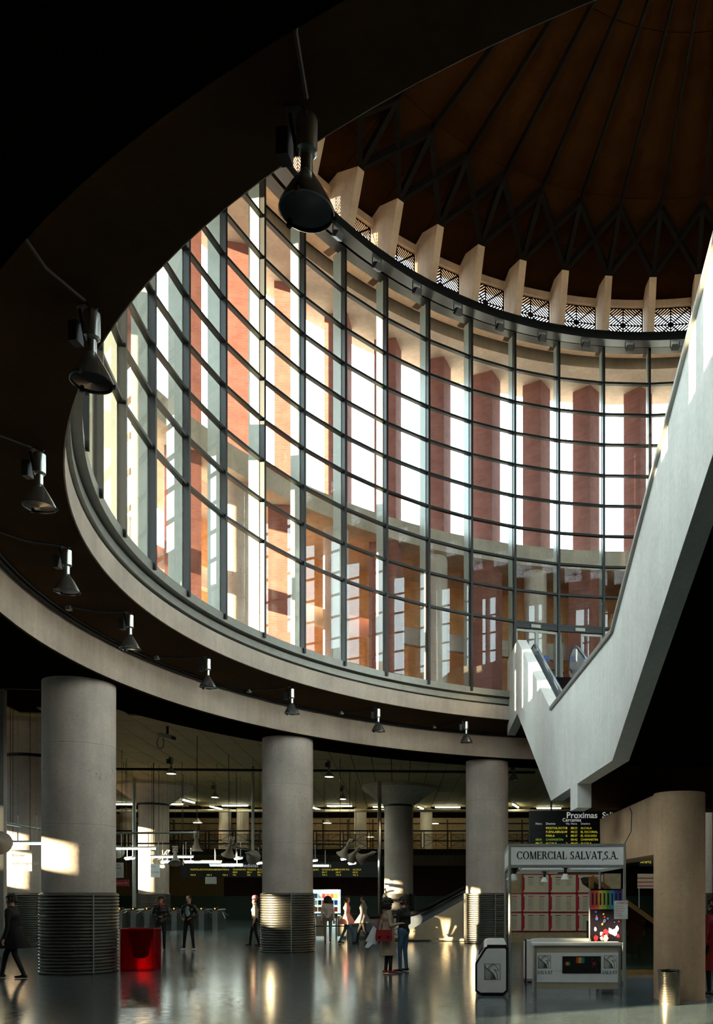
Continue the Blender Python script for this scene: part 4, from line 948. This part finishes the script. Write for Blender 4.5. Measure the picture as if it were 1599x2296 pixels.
# turnstiles, gate rails
ts_b = MB().prism([(0, 0), (.26, 0), (.26, .98), (.20, 1.04), (.06, 1.04), (0, .98)], lambda x, z, t: (x, t, z), 0, 1.3).mesh('cabinet'); ts_b.materials.append(MATS['aluminium'])
ts_t = MB().b2((.02, -.02, .98), (.24, .3, 1.12)).mesh('reader'); ts_t.materials.append(MATS['gear_box'])
ts_a = MB().tube([(.27, .6, .92), (.62, .6, .72)], .02, 8).tube([(.27, .6, .92), (.4, .75, .55)], .02, 8).mesh('arm'); ts_a.materials.append(MATS['chrome'])
ts_l = MB().box((.13, -.025, 1.06), (.05, .01, .05)).mesh('signal_lamp'); ts_l.materials.append(MATS['signal_orange'])
i = 0
for (x0, n, Y, where) in ((262, 8, 41, 'row behind the red bin'), (-5, 4, 34, 'row at the far left edge')):
    for k in range(n):
        o = thing('turnstile', 'metal ticket turnstile in the %s, %s from the left' % (where, nth[k]), 'turnstile', ((x0-PX)*Y/F+k*.66, Y, 0), 0, 'ticket turnstiles')
        obj('cabinet', ts_b, None, o); obj('reader', ts_t, None, o); obj('arm', ts_a, None, o); obj('signal_lamp', ts_l, None, o)
gr = thing('gate_rail', 'row of chrome rails and posts right of the middle column', 'railing', (0, 33.5, 0))
for k in range(6):
    x = (706+k*24-PX)*33.5/F
    obj('post', MB().tube([(x, 0, 0), (x, 0, .98)], .03, 8), 'chrome', gr, smooth=True)
xa, xb = (706-PX)*33.5/F, (826-PX)*33.5/F
for z in (.98, .5): obj('rail', MB().tube([(xa, 0, z), (xb, 0, z)], .025, 8), 'chrome', gr, smooth=True)
for k in range(5):
    x = (706+k*24-PX)*33.5/F
    if k % 2 == 0: obj('infill_panel', MB().b2((x+.04, -.01, .1), (x+.38, .01, .9)), 'escalator_panel', gr)
# magazine stand
mk = thing('magazine_rack', 'white lit magazine rack behind the crowd right of the middle column', 'rack', at(702, 2060, 44.0)[:2]+(0,))
mwid = 60*44/F; plain('rack_white_glow', '#c9d6cf', .5, emit='#cfe8dd', estr=.35)  # rack surfaces glow, their lighting put into the material
obj('back', MB().b2((0, .2, 0), (mwid, .25, 2.0)), 'rack_white_glow', mk)
for z in (.5, .85, 1.2, 1.55, 2.0): obj('shelf', MB().b2((0, 0, z-.03), (mwid, .25, z)), 'rack_white_glow', mk)
for x in (0, mwid-.04): obj('side', MB().b2((x, 0, 0), (x+.04, .25, 2.0)), 'rack_white_glow', mk)
mg = MB().box((0, 0, .12), (.17, .03, .24)).mesh('magazine')
mcols = ['#c23a3f', '#2a62b0', '#d8c22a', '#3f9a3c', '#dddddd', '#8a4a2a', '#1c1c22']
base = at(702, 2060, 44.0)
for r, z in enumerate((.5, .85, 1.2, 1.55)):
    for c in range(6):
        k = 'swatch_'+random.choice(mcols).strip('#')
        if k not in MATS: plain(k, '#'+k[7:], .4, 0, .03)
        me = MB().box((0, 0, .12), (.17, .02, .24)).mesh('magazine'); me.materials.append(MATS[k])
        tag(obj('magazine', me, None, loc=(base[0]+.12+c*.21, 44.11, z+.001)), 'magazine on the white rack, %s row up, %s from the left' % (nth[r], nth[c]), 'magazine', 'magazines on the rack')
# ================================================================ people
from mathutils import Vector as V
plain('skin', '#b98467', .55, 0, .06); plain('skin_pale', '#d09a82', .55, 0, .06); plain('hair_dark', '#120c0a', .6, 0, .3, 30); plain('hair_brown', '#2e1c12', .6, 0, .3, 30)
plain('coat_beige', '#a08c74', .8, 0, .1, 8); plain('tights_dark', '#15110f', .7); plain('shoe_red', '#7a1714', .45); plain('shoe_dark', '#140f0c', .5); plain('shoe_white', '#c8c6c0', .6)
plain('sweater_black', '#14110f', .85); plain('jeans_blue', '#3f5f78', .8, 0, .15, 12); plain('jacket_leather', '#1d1714', .4, 0, .15); plain('trousers_black', '#0e0d0c', .8)
plain('shirt_teal', '#8fb5aa', .8); plain('coat_dark', '#0b0a0a', .85); plain('jacket_white', '#c6bcae', .8); plain('band_pink', '#d0607a', .7); plain('coat_pink', '#b8807a', .8); plain('coat_grey', '#77736c', .8); plain('coat_red', '#8c0f18', .7)
plain('scarf_red', '#8a1c1c', .8); plain('eye_dark', '#0c0a09', .3); plain('lips', '#8d4a42', .5); plain('bag_red', '#8c1b1e', .38, 0, .12, 14); plain('paper_white', '#e6e6e2', .7)
def capsule(m, p, q, r0, r1, sq=1.0, n=12, ax=None):
    """tapered round-ended limb; sq flattens it front to back"""
    p, q = V(p), V(q); d = q-p; L = d.length or 1e-4; d.normalize()
    u = V(ax) if ax else (V((1, 0, 0)) if abs(d.x) < .8 else V((0, 1, 0)))
    b = d.cross(u).normalized(); u = b.cross(d).normalized()
    rings = []
    for k in range(4): t = -pi/2+pi/2*k/3.0*.98+.02; rings.append((p+d*r0*sin(t), r0*cos(t)))
    for k in range(1, 4): rings.append((p+d*L*k/4, r0+(r1-r0)*k/4))
    for k in range(4): t = pi/2*k/3.0*.98; rings.append((q+d*r1*sin(t), max(r1*cos(t), .002)))
    o = len(m.v)
    for c, r in rings:
        for k in range(n): a = 2*pi*k/n; m.v.append(tuple(c+u*r*cos(a)+b*r*sq*sin(a)))
    for i in range(len(rings)-1):
        for k in range(n): m.f.append((o+i*n+k, o+i*n+(k+1) % n, o+(i+1)*n+(k+1) % n, o+(i+1)*n+k))
    m.f.append(tuple(o+k for k in range(n))[::-1]); m.f.append(tuple(o+(len(rings)-1)*n+k for k in range(n)))
def ell(m, c, rx, ry, rz_, n=14, k=9):
    m.lathe([(max(sin(pi*i/k), .01), -cos(pi*i/k)) for i in range(k+1)], n)
    cnt = n*(k+1)
    for i in range(len(m.v)-cnt, len(m.v)): x, y, z = m.v[i]; m.v[i] = (c[0]+x*rx, c[1]+y*ry, c[2]+z*rz_)
def seg_dist(p, a, b):
    ab = b-a; t = max(0, min(1, (p-a).dot(ab)/max(ab.dot(ab), 1e-9))); return (p-(a+ab*t)).length, t
def person(label, loc, rz, H=1.70, cloth=None, feet=((-.09, 0), (.09, .04)), elbows=None, wrists=None, coat=0.0, turn=0.0, female=False, lean=0.0, vox=.0155, hair='short', group=None, hips_y=0.0):
    """faces +Y in its own frame; joints in metres for a 1.70 m figure, scaled to H"""
    cl = dict(skin='skin', top='coat_dark', legs='trousers_black', shoes='shoe_dark', hair='hair_dark'); cl.update(cloth or {})
    S = []                                   # (a, b, r0, r1, squash, region)
    sw, hw = (.165, .10) if female else (.19, .09)
    yl = lean
    P, C, Nk = V((0, hips_y, .93)), V((0, yl*.6, 1.22)), V((0, yl, 1.44))
    S.append((P+V((-hw*.55, 0, 0)), P+V((hw*.55, 0, 0)), .125, .125, 1.0, 'legs' if not coat else 'top'))
    S.append((P+V((0, 0, .04)), C, .135, .15, .78, 'top')); S.append((C+V((-.05, 0, .06)), C+V((.05, 0, .06)), .135, .135, .85, 'top'))
    S.append((Nk+V((-sw+.03, 0, -.06)), Nk+V((sw-.03, 0, -.06)), .075, .075, 1.0, 'top'))
    S.append((C+V((0, 0, .05)), Nk+V((0, 0, -.06)), .15, .12, .75, 'top'))
    hd = Nk+V((0, .02, .155)); S.append((Nk+V((0, -.005, -.03)), hd+V((0, -.01, -.06)), .056, .052, 1.0, 'skin'))
    R = [cos(turn), sin(turn)]
    hv = lambda x, y, z: hd+V((x*R[0]-y*R[1], x*R[1]+y*R[0], z))
    S.append((hv(0, -.01, .04), hv(0, .012, -.045), .082, .062, 1.12, 'skin')); S.append((hv(0, .075, -.005), hv(0, .092, -.028), .013, .017, 1, 'skin')); S.append((hv(0, .04, -.085), hv(0, .05, -.088), .032, .03, 1, 'skin'))
    for s in (-1, 1): S.append((hv(s*.08, -.005, -.005), hv(s*.084, -.012, .02), .014, .017, 1, 'skin'))
    for i, s in enumerate((-1, 1)):
        fx, fy = feet[i]
        an = V((fx, fy, .085)); hp = P+V((s*hw, 0, -.03)); kn = (an+hp)/2+V((0, .025+max(0, .12*(abs(fy))), .0)); kn.z = .49
        S.append((hp, kn, .082, .058, 1.0, 'legs')); S.append((kn, an, .057, .042, 1.0, 'legs'))
        S.append((an+V((0, -.04, -.045)), an+V((s*.02, .15, -.055)), .042, .034, .8, 'shoes'))
        sh = Nk+V((s*sw, 0, -.075)); el_ = V(elbows[i]) if elbows else sh+V((s*.05, -.02, -.29)); wr = V(wrists[i]) if wrists else el_+V((s*.01, .06, -.25))
        S.append((sh, el_, .058, .045, 1.0, 'top')); S.append((el_, wr, .045, .034, 1.0, 'top'))
    m = MB()
    for a, b, r0, r1, sq, _ in S: capsule(m, a, b, r0, r1, sq)
    me = bpy.data.meshes.new('body'); me.from_pydata(m.v, [], m.f); me.update()
    ob = bpy.data.objects.new('body', me); COL.objects.link(ob)
    md = ob.modifiers.new('r', 'REMESH'); md.mode = 'VOXEL'; md.voxel_size = vox
    ms = ob.modifiers.new('s', 'SMOOTH'); ms.iterations = 5; ms.factor = .5
    dg = bpy.context.evaluated_depsgraph_get(); dg.update()
    me2 = bpy.data.meshes.new_from_object(ob.evaluated_get(dg)); bpy.data.objects.remove(ob); bpy.data.meshes.remove(me)
    regs = ['skin', 'top', 'legs', 'shoes']
    for r_ in regs: me2.materials.append(MATS[cl[r_]])
    idx = []
    SS = [(V(a), V(b), r0, r1, regs.index(rg)) for a, b, r0, r1, sq, rg in S]
    for f in me2.polygons:
        c = f.center; bd, bi = 1e9, 0
        for a, b, r0, r1, ri in SS:
            if abs(c.z-a.z) > .45 and abs(c.z-b.z) > .45: continue
            d, t = seg_dist(c, a, b); d -= r0+(r1-r0)*t
            if d < bd: bd, bi = d, ri
        idx.append(bi)
    me2.polygons.foreach_set('material_index', idx); me2.polygons.foreach_set('use_smooth', [True]*len(me2.polygons)); me2.name = 'body'
    root = thing('person', label, 'person', loc, rz, group); sc = H/1.70; root.scale = (sc, sc, sc)
    obj('body', me2, None, root)
    if coat:                                  # skirt of the coat: a flared cloth tube with soft folds and a clean hem
        sk = MB(); NS, NK = 40, 9; yo = hips_y*.5; mid = (feet[0][1]+feet[1][1])/2*.5; spread = abs(feet[0][1]-feet[1][1])*.32
        rings = []
        for k in range(NK+1):
            t = k/NK; z_ = 1.06-(1.06-coat)*t; rx_, ry_ = .155+.035*t, .128+.04*t+spread*t
            ring = []
            for i in range(NS):
                a = 2*pi*i/NS; f_ = 1+.05*t*sin(5*a+1.3)+.03*t*sin(9*a)
                ring.append((rx_*f_*cos(a), yo+mid*t+ry_*f_*sin(a), z_))
            rings.append(ring)
        rings.append([(x*.94, y*.94, z) for x, y, z in rings[-1]])
        for r_ in rings: sk.v += r_
        for k in range(len(rings)-1):
            for i in range(NS): j = (i+1) % NS; sk.f.append((k*NS+i, k*NS+j, (k+1)*NS+j, (k+1)*NS+i))
        obj('coat_skirt', sk, cl['top'], root, smooth=True)
    # face, hair and hands
    for s in (-1, 1):
        fc = MB(); ell(fc, hv(s*.032, .074, .012), .011, .007, .008, 8, 6); obj('eye', fc, 'eye_dark', root)
    fl = MB(); ell(fl, hv(0, .082, -.062), .024, .008, .008, 8, 6); obj('mouth', fl, 'lips', root)
    hm = MB()
    if hair == 'curly':
        for k in range(170):
            t, ph = random.uniform(0, 2*pi), math.acos(random.uniform(-.75, 1)); d = V((sin(ph)*cos(t), sin(ph)*sin(t), cos(ph)))
            f_ = d.y*R[0]-d.x*R[1]
            if f_ > .55 and d.z < .35: continue
            c = hd+V((d.x*.125, d.y*.125-.02, d.z*.13-.01)); ell(hm, c, .036, .036, .036, 7, 5)
    elif hair != 'bald':
        lo_ = -.12 if hair == 'long' else -.035
        for k in range(120):
            t, z_ = random.uniform(0, 2*pi), random.uniform(lo_, .13); zz = max(-1, min(1, (z_-.02)/.115)); rr = sqrt(max(0, 1-zz*zz))*.088 if z_ > .02 else .088
            x_, y_ = cos(t)*rr*.92, sin(t)*rr*1.08
            if y_ > .03 and z_ < .065: continue
            ell(hm, hv(x_, y_-.012, z_), .022, .022, .022, 7, 5)
    if hm.v: obj('hair', hm, cl['hair'], root, smooth=True, kind='stuff')
    for i, s in enumerate((-1, 1)):
        sh = Nk+V((s*sw, 0, -.075)); el_ = V(elbows[i]) if elbows else sh+V((s*.05, -.02, -.29)); wr = V(wrists[i]) if wrists else el_+V((s*.01, .06, -.25))
        d = (wr-el_).normalized(); side_ = d.cross(V((0, 0, 1)) if abs(d.z) < .85 else V((0, 1, 0))).normalized(); nrm = side_.cross(d).normalized()
        hh_ = MB(); capsule(hh_, wr-d*.01, wr+d*.065, .028, .034, .55, 10, side_)
        for j, (o_, l_) in enumerate(((-.026, .052), (-.009, .064), (.009, .060), (.025, .048))):
            a = wr+d*.085+side_*o_; b = a+d*l_*.55-nrm*.006; c = b+d*l_*.4-nrm*.02
            hh_.tube([tuple(a-d*.02), tuple(a), tuple(b), tuple(c)], [.009, .009, .0085, .007], 7)
        a = wr+d*.03+side_*s*.03; hh_.tube([tuple(a), tuple(a+d*.03+side_*s*.022), tuple(a+d*.062+side_*s*.026-nrm*.01)], [.011, .0105, .008], 7)
        obj('hand', hh_, cl['skin'], root, smooth=True)
    return root
def floor_at(x, Y): return ((x-PX)*Y/F, Y, 0)
R_ = radians
w = person('woman in a long beige coat with big dark curly hair and red ankle boots', floor_at(869, 18.95), R_(-70), 1.66, dict(top='coat_beige', legs='tights_dark', shoes='shoe_red'), feet=((-.05, -.03), (.06, .05)), coat=.42, female=True, hair='curly', turn=R_(-14),
           elbows=((-.22, -.10, 1.10), (.24, .02, 1.10)), wrists=((-.20, -.16, .86), (.16, .24, 1.14)))
hb2 = thing('shoulder_bag', 'red leather shoulder bag with flap on the hip of the woman in beige', 'bag', floor_at(861, 18.66)[:2]+(.74,), R_(6))
obj('body', MB().prism([(-.17, .0), (.17, .0), (.185, .05), (.17, .24), (-.17, .24), (-.185, .05)], lambda x, z, t: (x, t, z), -.06, .06), 'bag_red', hb2)
fl_ = obj('flap', MB().prism([(-.175, .25), (.175, .25), (.165, .10), (.10, .075), (-.10, .075), (-.165, .10)], lambda x, z, t: (x, t, z), -.075, -.06), 'bag_red', hb2)
for x in (-.09, .09): obj('buckle', MB().box((x, -.08, .09), (.03, .012, .035)), 'chrome', fl_)
obj('strap', MB().tube([(-.16, 0, .23), (-.10, .06, .45), (.02, .20, .70), (.08, .26, .72), (.12, .24, .6), (.17, .03, .23)], .011, 6), 'bag_red', hb2)
npb = thing('newspaper', 'folded white newspaper held low by the woman in the beige coat', 'newspaper', floor_at(836, 18.7)[:2]+(.72,), R_(10))
obj('sheets', MB().prism([(-.16, .0), (.10, -.06), (.16, .20), (-.04, .36)], lambda x, z, t: (x, t, z), -.012, .012), 'paper_white', npb, rot=(R_(10), R_(8), 0))
obj('plastic_wrap', MB().prism([(-.10, .02), (.03, -.02), (-.10, -.14), (-.18, -.12)], lambda x, z, t: (x, t, z), -.01, .01), 'sign_white', npb)
person('man in black sweater and blue jeans standing beside the woman in beige', floor_at(905, 19.4), R_(62), 1.68, dict(top='sweater_black', legs='jeans_blue', shoes='shoe_dark', hair='hair_brown', skin='skin_pale'), feet=((-.14, .0), (.15, .02)), elbows=((-.25, .0, 1.12), (.26, .02, 1.12)), wrists=((-.14, .20, 1.05), (.16, .20, 1.02)), turn=R_(10))
person('man in dark leather jacket and red scarf, hands together, right of the red bin', floor_at(361, 26.4), R_(200), 1.66, dict(top='jacket_leather', shoes='shoe_dark', hair='hair_brown'), feet=((-.10, 0), (.10, .03)), elbows=((-.26, .02, 1.14), (.26, .02, 1.14)), wrists=((-.05, .24, 1.12), (.05, .25, 1.10)), turn=R_(-20))
sc_ = at(361, 2033, 26.2)
tag(obj('scarf', MB().lathe([(.07, -.05), (.105, -.02), (.10, .04), (.07, .05)], 16, closed=True), 'scarf_red', loc=(floor_at(361, 26.4)[0]-.01, 26.39, 1.405), smooth=True), 'red scarf around the neck of the man in the leather jacket', 'scarf')
mb_ = person('man with pale teal shirt front, black trousers and white trainers', floor_at(424, 26.7), R_(172), 1.68, dict(top='jacket_leather', shoes='shoe_white', hair='hair_dark', legs='trousers_black'), feet=((-.17, .02), (.17, .0)), elbows=((-.27, -.04, 1.13), (.27, -.04, 1.13)), wrists=((-.14, .14, 1.04), (.14, .14, 1.04)), turn=R_(15))
sf_ = MB(); ell(sf_, (0, .098, 1.24), .085, .045, .17, 18, 12); obj('shirt_front', sf_, 'shirt_teal', mb_, smooth=True)
person('dark coated person walking at the left edge in front of the turnstiles', floor_at(30, 17.9), R_(95), 1.74, dict(top='coat_dark', hair='hair_dark'), feet=((-.08, -.24), (.08, .26)), coat=.62, lean=.03)
person('person in white jacket with a pink hat, left of the middle column', floor_at(572, 29.0), R_(100), 1.62, dict(top='jacket_white', legs='trousers_black', hair='hair_brown'), feet=((-.08, -.15), (.08, .18)), female=True, hair='long')
hx, hy_, _ = floor_at(572, 29.0)
o = tag(obj('hat', MB().lathe([(0, .12), (.08, .10), (.105, .03), (.108, 0), (.10, 0)], 18), 'band_pink', loc=(hx, hy_, 1.62), smooth=True), 'pink knitted hat on the person left of the middle column', 'hat')
person('dark haired person in pale jacket seen from behind in front of the magazine rack', floor_at(735, 31.0), R_(10), 1.66, dict(top='jacket_white', legs='coat_grey', hair='hair_dark'), female=True, hair='curly', feet=((-.09, -.08), (.09, .1)))
person('person in pink coat walking between the rails right of the middle column', floor_at(778, 30.4), R_(-85), 1.68, dict(top='coat_pink', legs='jeans_blue', hair='hair_brown'), feet=((-.08, -.26), (.08, .27)), coat=.7, female=True, hair='long')
person('person in grey coat walking behind the woman in beige', floor_at(815, 30.0), R_(85), 1.70, dict(top='coat_grey', legs='trousers_black'), feet=((-.08, -.24), (.08, .25)), coat=.75)
person('person in red coat cut off by the right edge beside the litter basket', floor_at(1600, 14.9), R_(30), 1.66, dict(top='coat_red', legs='trousers_black'), feet=((-.1, 0), (.1, .05)), coat=.45, female=True, hair='long')
person('person at the turnstiles behind the dark coated walker', floor_at(52, 31.5), R_(5), 1.70, dict(top='coat_grey', legs='jeans_blue', hair='hair_brown'), feet=((-.1, 0), (.1, .05)))
